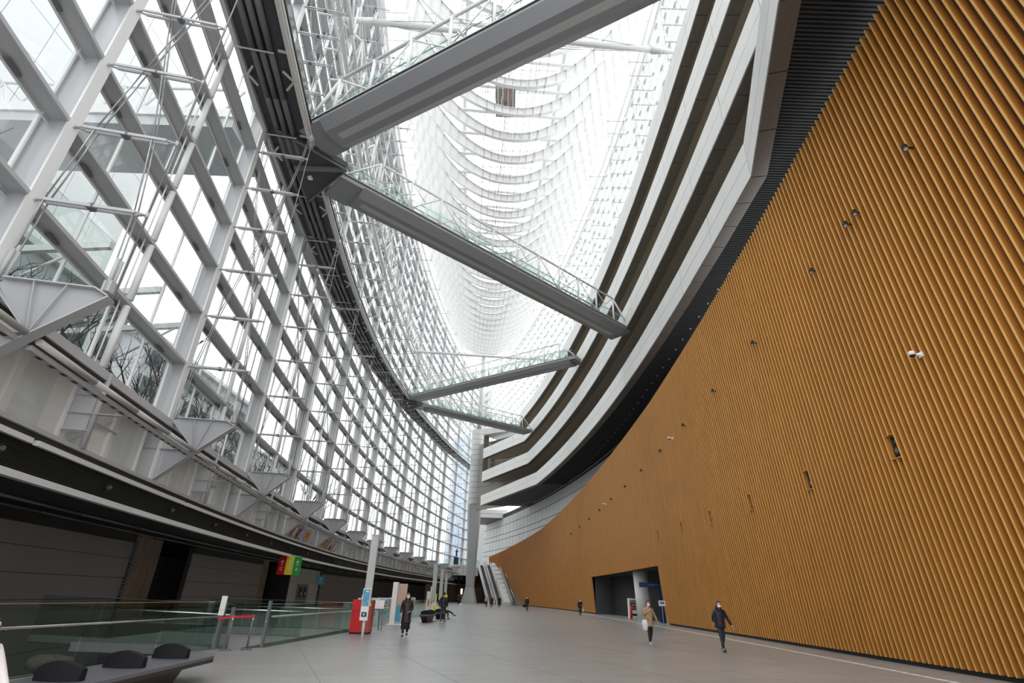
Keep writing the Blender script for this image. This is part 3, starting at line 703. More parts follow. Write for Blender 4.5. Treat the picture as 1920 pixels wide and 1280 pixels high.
# ------------------------------------------------------------------ bridges
def bridge(P, Q, label, truss_h=2.1, tr_=.06):
    P, Q = V(P), V(Q); t_ = (Q-P); L_ = t_.length; t_.normalize(); n_ = V((t_.y, -t_.x, 0)).normalized()
    bt = thing('footbridge', label, 'bridge', 'bridges crossing the hall', loc=P)
    def bp(s_, a, z): return P+t_*s_+n_*a+V((0, 0, z))
    hull = [(-1.12, .40), (-1.18, .12), (-.62, -.34), (.62, -.34), (1.18, .12), (1.12, .40)]
    b_ = MB(); b_.m('bridge').hexa([bp(1.6, a*.999, z) for a, z in hull], [bp(L_-.9, a, z) for a, z in hull])
    sh = [(-1.12, .40), (-1.18, .02), (1.18, .02), (1.12, .40)]
    b_.hexa([bp(0, a, z) for a, z in sh], [bp(1.62, a, z) for a, z in sh]); b_.hexa([bp(L_-.92, a, z) for a, z in sh], [bp(L_, a, z) for a, z in sh])
    part(b_, 'hull', None, bt)
    b_ = MB(); b_.m('strip').hexa([bp(2.1, a, z) for a, z in ((-.2, -.345), (.2, -.345), (.2, -.30), (-.2, -.30))], [bp(L_-1.5, a, z) for a, z in ((-.2, -.345), (.2, -.345), (.2, -.30), (-.2, -.30))]); part(b_, 'soffit_strip', None, bt)
    b_ = MB(); b_.m('walk').hexa([bp(0, a, z) for a, z in ((-1.2, .40), (1.2, .40), (1.2, .5), (-1.2, .5))], [bp(L_, a, z) for a, z in ((-1.2, .40), (1.2, .40), (1.2, .5), (-1.2, .5))])
    b_.m('steelL')
    for s_ in (-1.21, 1.21): b_.bar(bp(0, s_, .42), bp(L_, s_, .42), .03, .04)
    part(b_, 'deck_edge', None, bt)
    N = int(L_/2.35); st_ = L_/N
    for side in (-1, 1):
        b_ = MB(); b_.m('steelL'); e = side*1.1
        b_.tube(bp(st_*.15, e, .5), bp(st_, e, .5+truss_h), tr_*1.1, 6)
        b_.tube(bp(st_, e, .5+truss_h), bp(L_-st_, e, .5+truss_h), tr_*1.2, 6); b_.tube(bp(L_-st_, e, .5+truss_h), bp(L_-.1, e, .5), tr_*1.1, 6)
        for k in range(1, N):
            b_.tube(bp(k*st_, e, .5), bp(k*st_, e, .5+truss_h), tr_*1.3, 6)
            if k < N-1: b_.tube(bp(k*st_, e, .5+truss_h if k % 2 else .5), bp((k+1)*st_, e, .5 if k % 2 else .5+truss_h), tr_*.7, 5); b_.tube(bp(k*st_, e, .5 if k % 2 else .5+truss_h), bp((k+.5)*st_, e, .5+truss_h/2), tr_*.5, 5)
        part(b_, 'truss', None, bt)
        b_ = MB(); b_.m('glassB').hexa([bp(.6, e*.93, .5), bp(L_-.6, e*.93, .5), bp(L_-.6, e*.94, .5), bp(.6, e*.94, .5)], [bp(.6, e*.93, 1.55), bp(L_-.6, e*.93, 1.55), bp(L_-.6, e*.94, 1.55), bp(.6, e*.94, 1.55)]); part(b_, 'glass_balustrade', None, bt)
        b_ = MB(); b_.m('chrome').tube(bp(.5, e*.86, 1.45), bp(L_-.5, e*.86, 1.45), .03, 6); part(b_, 'handrail', None, bt)
    return bt
bridge((-11.9, 22.9, 25.0), (10.3, 10.2, 25.0), 'nearest grey bridge crossing the top of the view to the upper right', 2.3, .08)
bridge((-11.9, 26.3, 25.0), (10.7, 46.3, 25.0), 'long grey bridge descending from the left junction towards the right galleries', 2.3, .07)
bridge((-16.6, 84.0, 30.7), (9.2, 65.5, 30.7), 'third bridge, rising to the right above the far column', 2.3, .07)
bridge((-16.0, 87.3, 30.7), (3.9, 101.3, 30.7), 'farthest bridge, just above the top of the big column', 2.2, .07)
for (P, lb) in (((-12.35, 24.6, 24.9), 'dark triangular junction plate where the two near bridges meet the walkway'), ((-16.7, 85.7, 30.6), 'dark triangular junction plate where the two far bridges meet the walkway')):
    P = V(P); b_ = MB(); t_ = thing('bridge_junction', lb, 'junction', loc=P)
    y_ = P.y
    b_.m('walk').hexa([V((P.x-1.3, P.y-3.2, P.z)), V((P.x+1.9, P.y-.1, P.z)), V((P.x+1.9, P.y+.1, P.z)), V((P.x-1.5, P.y+3.2, P.z))], [V((P.x-1.3, P.y-3.2, P.z+.4)), V((P.x+1.9, P.y-.1, P.z+.4)), V((P.x+1.9, P.y+.1, P.z+.4)), V((P.x-1.5, P.y+3.2, P.z+.4))]); part(b_, 'plate', None, t_)
    b_ = MB(); b_.m('steelD').bar(P+V((-1.3, 0, -.1)), P+V((1.9, 0, -.1)), .25, .2); b_.bar(P+V((-1.3, -3.0, -.1)), P+V((1.9, 0, -.1)), .06, .15); b_.bar(P+V((-1.4, 3.0, -.1)), P+V((1.9, 0, -.1)), .06, .15)
    b_.m('steelL').box(P+V((-.6, -.8, -.1)), (.25, .25, .15)).box(P+V((-.6, .8, -.1)), (.25, .25, .15)); part(b_, 'bearing', None, t_)

# horizontal struts spanning the hall
for k, (P, Q) in enumerate([((-13.6, 25.1, 40), (12.4, 26.9, 40)), ((-18.6, 85, 40.2), (12.2, 87.2, 40.2))]):
    P, Q = V(P), V(Q); t_ = (Q-P).normalized()
    o_ = thing('tie_strut', ['near white tubular strut with pointed ends spanning the hall under the roof', 'far white tubular strut spanning the hall between the second and third bridges'][k], 'strut', loc=P)
    b_ = MB(); b_.m('rib').tube(P+t_*1.6, Q-t_*1.6, .24, 16); part(b_, 'tube', None, o_)
    for c, s_ in ((P, 1), (Q, -1)): b_ = MB(); b_.m('rib'); b_.tube(c, c+t_*s_*1.0, .12, 10, .16); b_.tube(c+t_*s_*.5, c+t_*s_*2.4, .15, 6, .34); part(b_, 'tapered_end', None, o_)
    b_ = MB(); b_.m('cable')
    for dy in (-.9, .9):
        m1 = P.lerp(Q, .5)+V((0, dy, 0)); b_.tube(P+t_*.6, m1, .022, 5); b_.tube(m1, Q-t_*.6, .022, 5); b_.tube(m1, P.lerp(Q, .5), .02, 5)
    b_.tube(P+t_*.6, P.lerp(Q, .5)+V((0, 0, -.9)), .02, 5); b_.tube(P.lerp(Q, .5)+V((0, 0, -.9)), Q-t_*.6, .02, 5)
    part(b_, 'stay_cable', None, o_)

# ------------------------------------------------------------------ roof
nA = V((.9973, .0738, 0))
def AP(y, o, z): p = V((ax(y), y, z)); return p+nA*o
def hw_(y):    # half widths of the hall at the rib station
    xl = LP(y, 1.3).x; xr = XR(y, 5); c = ax(y); return c-xl, xr-c
zk = lambda y: 52.0+9.2*((y-57)/76)**2*(1 if y > 57 else .8)
for k in range(34):
    y = 40.3+3.675*(k-8)
    wl, wr_ = hw_(y); wl -= .8; wr_ -= .8
    rb = thing('roof_rib', f'white curved roof rib like a ship frame, {ordn(k)} from the camera', 'rib', 'hanging roof ribs', loc=V((ax(y), y, zk(y))))
    K = 28; os_ = [-wl+(wl+wr_)*q/K for q in range(K+1)]
    kk = .062
    lo_ = [zk(y)+kk*o*o for o in os_]; hi = [z+1.05+.021*o*o for o, z in zip(os_, lo_)]
    web = MB(); web.m('rib')
    for q in range(K):
        a = [AP(y, os_[q], lo_[q]), AP(y, os_[q+1], lo_[q+1]), AP(y, os_[q+1], hi[q+1]), AP(y, os_[q], hi[q])]
        web.hexa([p+V((0, -.02, 0)) for p in a], [p+V((0, .02, 0)) for p in a])
    part(web, 'web', None, rb)
    fl_ = MB(); fl_.m('rib')
    for q in range(K):
        fl_.hexa([AP(y, os_[q], lo_[q])+V((0, -.22, -.05)), AP(y, os_[q+1], lo_[q+1])+V((0, -.22, -.05)), AP(y, os_[q+1], lo_[q+1])+V((0, .22, -.05)), AP(y, os_[q], lo_[q])+V((0, .22, -.05))],
                 [AP(y, os_[q], lo_[q])+V((0, -.22, .0)), AP(y, os_[q+1], lo_[q+1])+V((0, -.22, .0)), AP(y, os_[q+1], lo_[q+1])+V((0, .22, .0)), AP(y, os_[q], lo_[q])+V((0, .22, .0))])
    part(fl_, 'lower_flange', None, rb)
    fl_ = MB(); fl_.m('rib')
    for q in range(K):
        fl_.hexa([AP(y, os_[q], hi[q])+V((0, -.2, 0)), AP(y, os_[q+1], hi[q+1])+V((0, -.2, 0)), AP(y, os_[q+1], hi[q+1])+V((0, .2, 0)), AP(y, os_[q], hi[q])+V((0, .2, 0))],
                 [AP(y, os_[q], hi[q])+V((0, -.2, .05)), AP(y, os_[q+1], hi[q+1])+V((0, -.2, .05)), AP(y, os_[q+1], hi[q+1])+V((0, .2, .05)), AP(y, os_[q], hi[q])+V((0, .2, .05))])
    part(fl_, 'upper_flange', None, rb)
    sf_ = MB(); sf_.m('rib')
    for q in range(0, K+1): 
        p0, p1 = AP(y, os_[q], lo_[q]), AP(y, os_[q], hi[q])
        sf_.hexa([p0+V((-.012, -.2, 0)), p0+V((.012, -.2, 0)), p0+V((.012, .2, 0)), p0+V((-.012, .2, 0))], [p1+V((-.012, -.2, 0)), p1+V((.012, -.2, 0)), p1+V((.012, .2, 0)), p1+V((-.012, .2, 0))])
    part(sf_, 'stiffener', None, rb)
    tb = MB(); tb.m('rib').tube(AP(y+1.2, -wl*.55, zk(y)+6), AP(y+1.2, wr_*.55, zk(y)+6), .2, 8); 
    for q in range(4): tb.tube(AP(y, -4.5+q*3, zk(y)+.9), AP(y+1.2, -4.5+q*3, zk(y)+6), .03, 5)
    part(tb, 'cross_tube', None, rb)
# continuous members: two big arched tubes and tie rods
for s_, nm_ in ((-1, 'left'), (1, 'right')):
    b_ = MB(); b_.m('rib'); pts_ = [AP(y, s_*(6.5-5.0*((y-57)/76)**2), 65.2-1.5*((y-57)/76)**2) for y in frange(-12, 132, 4)]
    b_.path(pts_, .3, 12); tag(b_.build('roof_arch_tube'), f'thick white arched roof tube on the {nm_} of the keel', 'roof tube')
rd = MB(); rd.m('cable')
for o in [-3.2+.9*q for q in range(8)]:
    rd.path([AP(y, o, zk(y)+.35+.05*abs(o)) for y in frange(8, 130, 3.675)], .03, 5)
tag(rd.build('keel_tie_rods'), 'bundle of thin tie rods running along the bottom of the roof ribs', 'rods')
rr = MB(); rr.m('red').path([AP(y, -.9, zk(y)+2.6) for y in frange(20, 120, 5)], .05, 5); tag(rr.build('red_pipe'), 'thin red pipe running lengthwise under the roof', 'pipe')
cr_ = thing('maintenance_cradle', 'brown maintenance cradle hanging between the roof ribs', 'cradle', loc=(-1.8, 45.6, 56.4))
b_ = MB(); M['cradle'] = mat('cradle_brown', (.26, .24, .20), .7); b_.m('cradle').box((0, 0, 0), (2.4, 4.2, .5)); lpart(b_, 'platform', None, cr_)
b_ = MB(); b_.m('steelL')
for q in (-1.0, -.35, .35, 1.0): b_.box((q*.9, 0, -.3), (.09, 4.4, .08))
lpart(b_, 'rail', None, cr_); b_ = MB(); b_.m('steelD').box((.1, 0, -.35), (.3, .35, .15)); lpart(b_, 'motor', None, cr_)
# roof glazing
rg = MB(); rg.m('glassR'); ry = frange(-52, 165, 7.35)
for a, c in zip(ry[:-1], ry[1:]):
    q = []
    for y in (a, c):
        q.append((V((min(LP(y, 1.9).x, XR(y, 5)-.05), y, 67.2)), V((XR(y, 5), y, 67.2))))
    rg.quad(q[0][0], q[0][1], q[1][1], q[1][0])
ce = struct(rg.build('ceiling'))
gb = MB(); gb.m('rib')
for y in frange(-10, 160, 3.675): 
    if XR(y, 5) > LP(y, 1.9).x: gb.bar(V((LP(y, 1.9).x, y, 67.1)), V((XR(y, 5), y, 67.1)), .12, .3)
for q in [k/10 for k in range(1, 10)]:
    gb.path([V((LP(y, 1.9).x*(1-q)+XR(y, 5)*q, y, 67.0)) for y in frange(-10, 150, 10)], .07, 5)
part(gb, 'glazing_bar', None, ce)
eb = MB(); eb.m('rib')
for fn in (lambda y: LP(y, 1.6), lambda y: RP(y, 4.8)):
    eb.path([fn(y)+V((0, 0, 64)) for y in frange(-10, 160, 5.5)], .35, 8); eb.path([fn(y)+V((0, 0, 66.9)) for y in frange(-10, 160, 5.5)], .25, 8)
struct(eb.build('trim_5'))

# ------------------------------------------------------------------ far column
cc = V((-7.7, 133, 0))
co = thing('great_column', 'huge tapering grey steel column at the far end of the hall', 'column', loc=cc)
def ring(z, a, b__, ch=.25, n_=None):
    return [V((x, y, z)) for x, y in ((-a, -b__*(1-ch)), (-a*(1-ch), -b__), (a*(1-ch), -b__), (a, -b__*(1-ch)), (a, b__*(1-ch)), (a*(1-ch), b__), (-a*(1-ch), b__), (-a, b__*(1-ch)))]
b_ = MB(); b_.m('plate').rings([ring(0, 1.75, 1.75), ring(.3, 1.7, 1.7), ring(3.4, .95, .95)]); 
for f_i in range(len(b_.sm)): b_.sm[f_i] = False
lpart(b_, 'pedestal', None, co)
b_ = MB(); b_.m('plate').rings([ring(3.45, .95, .95), ring(10, 1.15, 1.1), ring(21.5, 1.65, 1.6)])
for f_i in range(len(b_.sm)): b_.sm[f_i] = False
lpart(b_, 'lower_shaft', None, co)
b_ = MB(); b_.m('stoneW')
def circ(z, r_): return [V((r_*math.cos(2*math.pi*k/28), r_*math.sin(2*math.pi*k/28), z)) for k in range(28)]
zc = frange(21.5, 40, 1.32)
for a, c in zip(zc[:-1], zc[1:]): b_.rings([circ(a+.03, 1.75), circ(c-.03, 1.75)], False)
lpart(b_, 'banded_shaft', None, co)
b_ = MB(); b_.m('joint').rings([circ(21.5, 1.7), circ(40, 1.7)]); lpart(b_, 'shaft_core', None, co)
b_ = MB(); b_.m('steel').rings([circ(40, .6), circ(64, .45)]); lpart(b_, 'upper_mast', None, co)

# ------------------------------------------------------------------ far platform, stairs, escalators
pf = thing('upper_platform', 'white-fronted upper platform at the far end of the hall', 'platform', loc=(-12, 148, 6.3))
b_ = MB(); b_.m('stone').box((-13.4, 147, 7.4), (13.5, .3, 2.5)); b_.m('joint')
for x in (-18, -15.5, -13, -10.5, -8): b_.box((x, 146.84, 7.4), (.05, .02, 2.5))
b_.box((-13.4, 146.84, 7.9), (13.5, .02, .05)); part(b_, 'fascia', None, pf)
b_ = MB(); b_.m('floor').box((-12, 157, 8.5), (24, 20, .3)); b_.m('blackP').box((-12, 157, 6.2), (24, 20, .2)); part(b_, 'slab', None, pf)
b_ = MB(); b_.m('glassG').box((-13.4, 147, 9.3), (13.5, .06, 1.25)); part(b_, 'glass_balustrade', None, pf)
b_ = MB(); b_.m('brown').box((-9, 160, 3), (26, .4, 6)); struct(b_.build('wall_far'))
b_ = MB(); b_.m('blackP').box((-12, 152, 3), (.9, .9, 6)); tag(b_.build('dark_pillar'), 'dark pillar in the shadow under the upper platform', 'pillar')
lt = MB(); lt.m('brown').tube((-9.9, 138, 0), (-9.9, 138, 1.9), .28, 12); M['glow'] = mat('glow', (.9, .8, .6), .5, emit=((1, .8, .5), 4)); lt.m('glow').tube((-9.9, 138, 1.9), (-9.9, 138, 3.0), .2, 12)
tag(lt.build('lamp_post'), 'small glowing lamp on a brown post left of the big column', 'lamp')
gt = MB(); gt.m('brown')
for q in range(8): gt.box((-6.2+.42*q, 137, 1.6), (.06, .06, 3.2))
gt.box((-4.7, 137, 3.2), (3.2, .08, .08)); tag(gt.build('timber_screen'), 'brown timber screen to the right of the big column base', 'screen')
def stair_pt(P, Q, s_): return V(P).lerp(V(Q), s_)
for k, (P, Q) in enumerate([((-2.5, 129, 0), (-6.0, 147, 8.65)), ((-.7, 128.6, 0), (-4.2, 147, 8.65))]):
    P, Q = V(P), V(Q); d_ = (Q-P); d2 = V((d_.x, d_.y, 0)).normalized(); s2 = V((d2.y, -d2.x, 0))
    es = thing('escalator', ['left escalator climbing to the upper platform behind the big column', 'right escalator beside the pale stone wall of the stair'][k], 'escalator', loc=P)
    b_ = MB(); b_.m('rubber').hexa([P-s2*.45+V((0,0,.05)), P+s2*.45+V((0,0,.05)), P+s2*.45-V((0,0,.3)), P-s2*.45-V((0,0,.3))], [Q-s2*.45+V((0,0,.05)), Q+s2*.45+V((0,0,.05)), Q+s2*.45-V((0,0,.3)), Q-s2*.45-V((0,0,.3))]); part(b_, 'steps', None, es)
    for s_ in (-.62, .62):
        b_ = MB(); b_.m('white').hexa([P+s2*(s_-.12)+V((0,0,.9)), P+s2*(s_+.12)+V((0,0,.9)), P+s2*(s_+.12)-V((0,0,.6)), P+s2*(s_-.12)-V((0,0,.6))], [Q+s2*(s_-.12)+V((0,0,.9)), Q+s2*(s_+.12)+V((0,0,.9)), Q+s2*(s_+.12)-V((0,0,.6)), Q+s2*(s_-.12)-V((0,0,.6))]); part(b_, 'side_panel', None, es)
        b_ = MB(); b_.m('rubber').path([P+s2*s_+V((0, -1, .9)), P+s2*s_+V((0, 0, .95)), Q+s2*s_+V((0, 0, .95))], .06, 6); part(b_, 'handrail', None, es)
# pale stone wall between escalators and stair, with joints
P, Q = V((.55, 126.2, 0)), V((-2.9, 145.5, 8.9)); 
wb = MB(); wb.m('stone').hexa([P+V((-.4, 0, -.3)), P+V((1.4, 0, -.3)), V((Q.x+1.2, Q.y, -.3)), V((Q.x-.4, Q.y, -.3))], [P+V((-.4, 0, .6)), P+V((1.4, 0, .6)), Q+V((1.2, 0, .4)), Q+V((-.4, 0, .4))])
wb.m('joint')
for q in [k/9 for k in range(1, 9)]: p = P.lerp(Q, q)+V((.45, 0, .52)); wb.box(p, (1.75, .09, .06), -.18, .42)
tag(wb.build('stair_parapet'), 'pale jointed stone slope between the escalators and the granite stair', 'parapet')
st = thing('stone_stair', 'grey granite stair climbing along the end of the timber wall', 'stair', loc=(4, 128, 0))
b_ = MB(); b_.m('conc')
M['gran2'] = mat('grey_granite', (.36, .335, .30), .6, noise=.2, scale=3); b_.ms = []; b_.m('gran2')
NS = 46
for k in range(NS):
    q = k/NS; y = 125+19*q; xl = 1.9-3.4*q; b_.hexa([V((xl, y, 0)), V((XW(y)+.1, y, 0)), V((XW(y)+.1, y+.42, 0)), V((xl, y+.42, 0))], [V((xl, y, 8.65*(k+1)/NS)), V((XW(y)+.1, y, 8.65*(k+1)/NS)), V((XW(y)+.1, y+.42, 8.65*(k+1)/NS)), V((xl, y+.42, 8.65*(k+1)/NS))])
part(b_, 'steps', None, st)
b_ = MB(); b_.m('gran2').hexa([V((1.8, 124.6, 0)), V((2.1, 124.6, 0)), V((-1.3, 144, 0)), V((-1.6, 144, 0))], [V((1.8, 124.6, .9)), V((2.1, 124.6, .9)), V((-1.3, 144, 9.6)), V((-1.6, 144, 9.6))]); part(b_, 'side_wall', None, st)
for a, c in ((.05, .42), (.5, .95)):
    for xx in (.6, 2.4):
        b_ = MB(); b_.m('chrome'); b_.tube(V((1.9-3.4*a+xx, 125+19*a, 8.65*a+1.1)), V((1.9-3.4*c+xx, 125+19*c, 8.65*c+1.1)), .06, 6)
        part(b_, 'handrail', None, st)
# statue on the platform
stt = thing('statue', 'dark bronze standing statue on the upper platform behind the glass balustrade', 'statue', loc=(-12.6, 148.5, 8.65))
b_ = MB(); b_.m('bronze').box((0, 0, .9), (1.2, 1.2, 1.8)); lpart(b_, 'plinth', None, stt)

# ------------------------------------------------------------------ under-passage on the left
up = MB(); up.m('blackP').sweep(frange(0, 164, 5.5), [(1.4, 4.05), (13, 4.05), (13, 4.3), (1.4, 4.3)], lframe); 
struct(up.build('ceiling_passage'))
fr = MB(); fr.m('steelD')
for o_ in (3.2, 4.6): fr.path([LP(y, o_, 3.98) for y in frange(2, 150, 5)], .05, 6)
struct(fr.build('trim_6'))
M['panelG'] = mat('passage_panel', (.20, .205, .215), .45, noise=.08, scale=.4)
def uwall(ya, yb, off_, idx, name, z0=-3.5):
    b_ = MB(); b_.m('joint').sweep(frange(ya, yb, 2.0), [(off_+.05, z0), (off_+.3, z0), (off_+.3, 4.05), (off_+.05, 4.05)], lframe); b_.m('panelG')
    z = z0
    while z < 3.5:
        z1 = min(z+.9, 3.55); b_.sweep(frange(ya, yb, 2.0), [(off_, z+.012), (off_+.06, z+.012), (off_+.06, z1-.012), (off_, z1-.012)], lframe); z += .9
    b_.m('blackP').sweep(frange(ya, yb, 2.0), [(off_-.03, 3.55), (off_+.06, 3.55), (off_+.06, 4.05), (off_-.03, 4.05)], lframe)
    return struct(b_.build(name))
uwall(2, 29.5, 4.6, 0, 'wall_passage_1')
uwall(37.5, 51.8, 4.8, 1, 'wall_passage_2')
uwall(72, 96, 5, 2, 'wall_passage_3', 0)
uwall(2, 150, 9.5, 3, 'wall_passage_4', -3.5)
# toothed edge of the first wall
te = MB(); te.m('concD')
for k in range(44): te.box(LP(29.6, 4.55, -3.3+.165*k), (.3, .2, .075), .12)
te.m('steelD').bar(LP(29.85, 4.75, -3.5), LP(29.85, 4.75, 3.6), .05, .3, up=(1, 0, 0)); struct(te.build('trim_7'))
for k, (ya, off_) in enumerate([(31.0, 5.1), (34.0, 5.7), (53.5, 5.2), (98, 5.2)]):
    b_ = MB(); c = LP(ya, off_+.8, 0); b_.m('concP').box((c.x, c.y, .3), (1.7, 2.6 if k != 1 else 2.0, 7.6), .15)
    tag(b_.build('concrete_pier'), f'board-marked brown concrete pier in the underpass, {ordn(k)} from the camera', 'pier', 'piers in the underpass')
# pale lift booth
lb_ = thing('lift_booth', 'pale grey panelled lift booth with small door in the underpass', 'booth', loc=LP(64, 5, 0))
c0 = LP(62.5, 5.3, 0)
b_ = MB(); b_.m('joint').sweep([60.5, 72], [(4.75, 0), (7, 0), (7, 3.8), (4.75, 3.8)], lframe); b_.m('stoneW')
for a, c in ((60.4, 64), (64.05, 67.4), (67.45, 71)):
    for z0, z1 in ((0, 1.2), (1.22, 2.4), (2.42, 3.75)): b_.sweep([a, c], [(4.7, z0), (4.76, z0), (4.76, z1), (4.7, z1)], lframe)
part(b_, 'panelling', None, lb_)
b_ = MB(); b_.m('steelD').sweep([63.2, 66.8], [(4.6, 0), (4.72, 0), (4.72, 2.2), (4.6, 2.2)], lframe); b_.m('joint')
for a in (63.6, 65.2): b_.sweep([a, a+1.1], [(4.58, .9), (4.61, .9), (4.61, 1.9), (4.58, 1.9)], lframe)
b_.m('lamp'); b_.sweep([64.3, 64.6], [(4.56, 1.1), (4.59, 1.1), (4.59, 1.4), (4.56, 1.4)], lframe); b_.sweep([65.7, 66.0], [(4.56, 1.1), (4.59, 1.1), (4.59, 1.4), (4.56, 1.4)], lframe)
part(b_, 'lift_door', None, lb_)
sgn = MB(); M['cyan'] = mat('cyan_sign', (.12, .55, .70), .4); p = LP(70.3, 4.3, 2.75); sgn.m('cyan').box(p, (.9, .06, 1.0)); sgn.m('white').box(p+V((0, -.04, .15)), (.3, .02, .25)).box(p+V((0, -.04, -.2)), (.4, .02, .08))
tag(sgn.build('blue_sign'), 'small light blue square sign on the lift booth', 'sign')

# hanging tricolour sign
hs = thing('hanging_sign', 'hanging sign with red, yellow and green panels below the ledge', 'sign', loc=(-17.35, 46.5, 3.36))
hs.scale = (1.28, 1.28, 1.28)
b_ = MB(); b_.m('red').box((-.48, 0, 0), (.48, .05, 1.05)); lpart(b_, 'red_panel', None, hs)
b_ = MB(); b_.m('yellow').box((0, 0, 0), (.48, .05, 1.05)); lpart(b_, 'yellow_panel', None, hs)
M['green'] = mat('sign_green', (.03, .38, .08), .4); b_ = MB(); b_.m('green').box((.48, 0, 0), (.48, .05, 1.05)); lpart(b_, 'green_panel', None, hs)
b_ = MB(); b_.m('glassG').box((0, .03, .62), (1.5, .03, .2)); b_.m('steelL').tube((-.6, 0, .5), (-.6, 0, .6), .015).tube((.6, 0, .5), (.6, 0, .6), .015); lpart(b_, 'hanger', None, hs)
for x, tx in ((-.48, 'C'), (0, 'B'), (.48, 'A')):
    text(tx, .26, 'white', hs, (x, -.03, -.2)); 
    b_ = MB(); b_.m('white').bar((x, -.035, .02), (x, -.035, .3), .04, .02, up=(0, 1, 0)).bar((x, -.035, .3), (x-.09, -.035, .2), .035, .02, up=(0, 1, 0)).bar((x, -.035, .3), (x+.09, -.035, .2), .035, .02, up=(0, 1, 0)); lpart(b_, 'arrow', None, hs)

# ------------------------------------------------------------------ balustrades by the opening
def balustrade(P, Q, label, h_=1.22, rail=.85, npan=4, zP=0, zQ=0):
    P, Q = V((*P, zP)), V((*Q, zQ)); d_ = (Q-P); n_ = V((d_.y, -d_.x, 0)).normalized(); t_ = thing('glass_balustrade', label, 'balustrade', loc=P)
    for k in range(npan):
        a = P.lerp(Q, k/npan+.004); c = P.lerp(Q, (k+1)/npan-.004); b_ = MB(); u_ = V((0, 0, 1))
        b_.m('glassG').hexa([a-n_*.008+u_*-.25, c-n_*.008+u_*-.25, c+n_*.008+u_*-.25, a+n_*.008+u_*-.25], [a-n_*.008+u_*h_, c-n_*.008+u_*h_, c+n_*.008+u_*h_, a+n_*.008+u_*h_]); part(b_, 'glass_panel', None, t_)
    b_ = MB(); b_.m('chrome').tube(P+n_*.09+V((0, 0, rail)), Q+n_*.09+V((0, 0, rail)), .024, 10)
    for k in range(npan*2): p = P.lerp(Q, (k+.5)/(npan*2)); b_.tube(p+n_*.09+V((0, 0, rail)), p+V((0, 0, rail-.06)), .012, 6)
    part(b_, 'handrail', None, t_)
    b_ = MB(); b_.m('chrome').bar(P+V((0, 0, h_)), Q+V((0, 0, h_)), .022, .015); part(b_, 'cap_rail', None, t_)
    b_ = MB(); b_.m('steelD').bar(P+V((0, 0, -.1)), Q+V((0, 0, -.1)), .06, .2); part(b_, 'base_channel', None, t_)
    return t_
balustrade((-9.38, 8), (-8.52, 17.95), 'near glass balustrade with steel handrail behind the long bench', 1.25)
balustrade((-7.38, 18.9), (-6.88, 27.0), 'glass balustrade between the belt barrier and the red cabinet', 1.2)
balustrade((-6.85, 27.2), (-6.9, 55), 'glass balustrade running on behind the display stands', 1.15, npan=10)
balustrade((-15.2, 19.6), (-8.7, 19.2), 'balustrade around the stairwell seen through the near glass', 1.15, npan=3, zP=.1)
balustrade((-14.5, 29.2), (-7.2, 29.2), 'far glass balustrade of the stairwell in front of the lift booth', 1.15, npan=4)
balustrade((-13.8, 24.5), (-8.0, 24.0), 'sloping handrail balustrade in the middle of the stairwell', 1.1, npan=3)
# posts, sign and belt barrier
for k, (x, y, h_) in enumerate([(-8.45, 18.1, 1.25), (-8.2, 18.15, 1.1), (-7.4, 18.85, 1.3)]):
    b_ = MB(); b_.m('steelD').box((x, y, h_/2), (.07, .12, h_)); b_.m('chrome').tube((x, y-.07, h_*.55), (x, y+.07, h_*.55), .02, 8)
    tag(b_.build('balustrade_post'), ['dark steel post at the end of the near balustrade', 'shorter dark steel post beside the near balustrade end', 'dark steel post at the start of the second balustrade'][k], 'post')
ns = thing('notice_post', 'narrow pale notice on a dark stand beside the near balustrade end', 'sign', loc=(-8.35, 17.75, 0))
b_ = MB(); b_.m('steelD').box((0, 0, .55), (.06, .06, 1.1)); lpart(b_, 'stand', None, ns)
b_ = MB(); b_.m('white').box((.0, -.03, 1.15), (.16, .03, .52)); b_.m('conc').box((0, -.05, 1.05), (.1, .01, .06)); lpart(b_, 'notice_plate', None, ns)
for k, (x, y) in enumerate([(-7.98, 17.75), (-7.55, 18.15)]):
    b_ = MB(); b_.m('steelD').tube((x, y, .03), (x, y, .92), .03, 10); b_.tube((x, y, 0), (x, y, .03), .16, 16); b_.m('chrome').tube((x, y, .78), (x, y, .82), .034, 10)
    tag(b_.build('barrier_post'), ['middle belt barrier post holding the red belt', 'belt barrier post nearest the second balustrade'][k], 'post')
b_ = MB(); b_.m('red').bar((-8.4, 17.7, .80), (-7.98, 17.75, .86), .01, .06).bar((-7.98, 17.75, .86), (-7.52, 18.15, .88), .01, .06); tag(b_.build('red_belt'), 'red retractable belt closing the gap between the balustrades', 'belt')

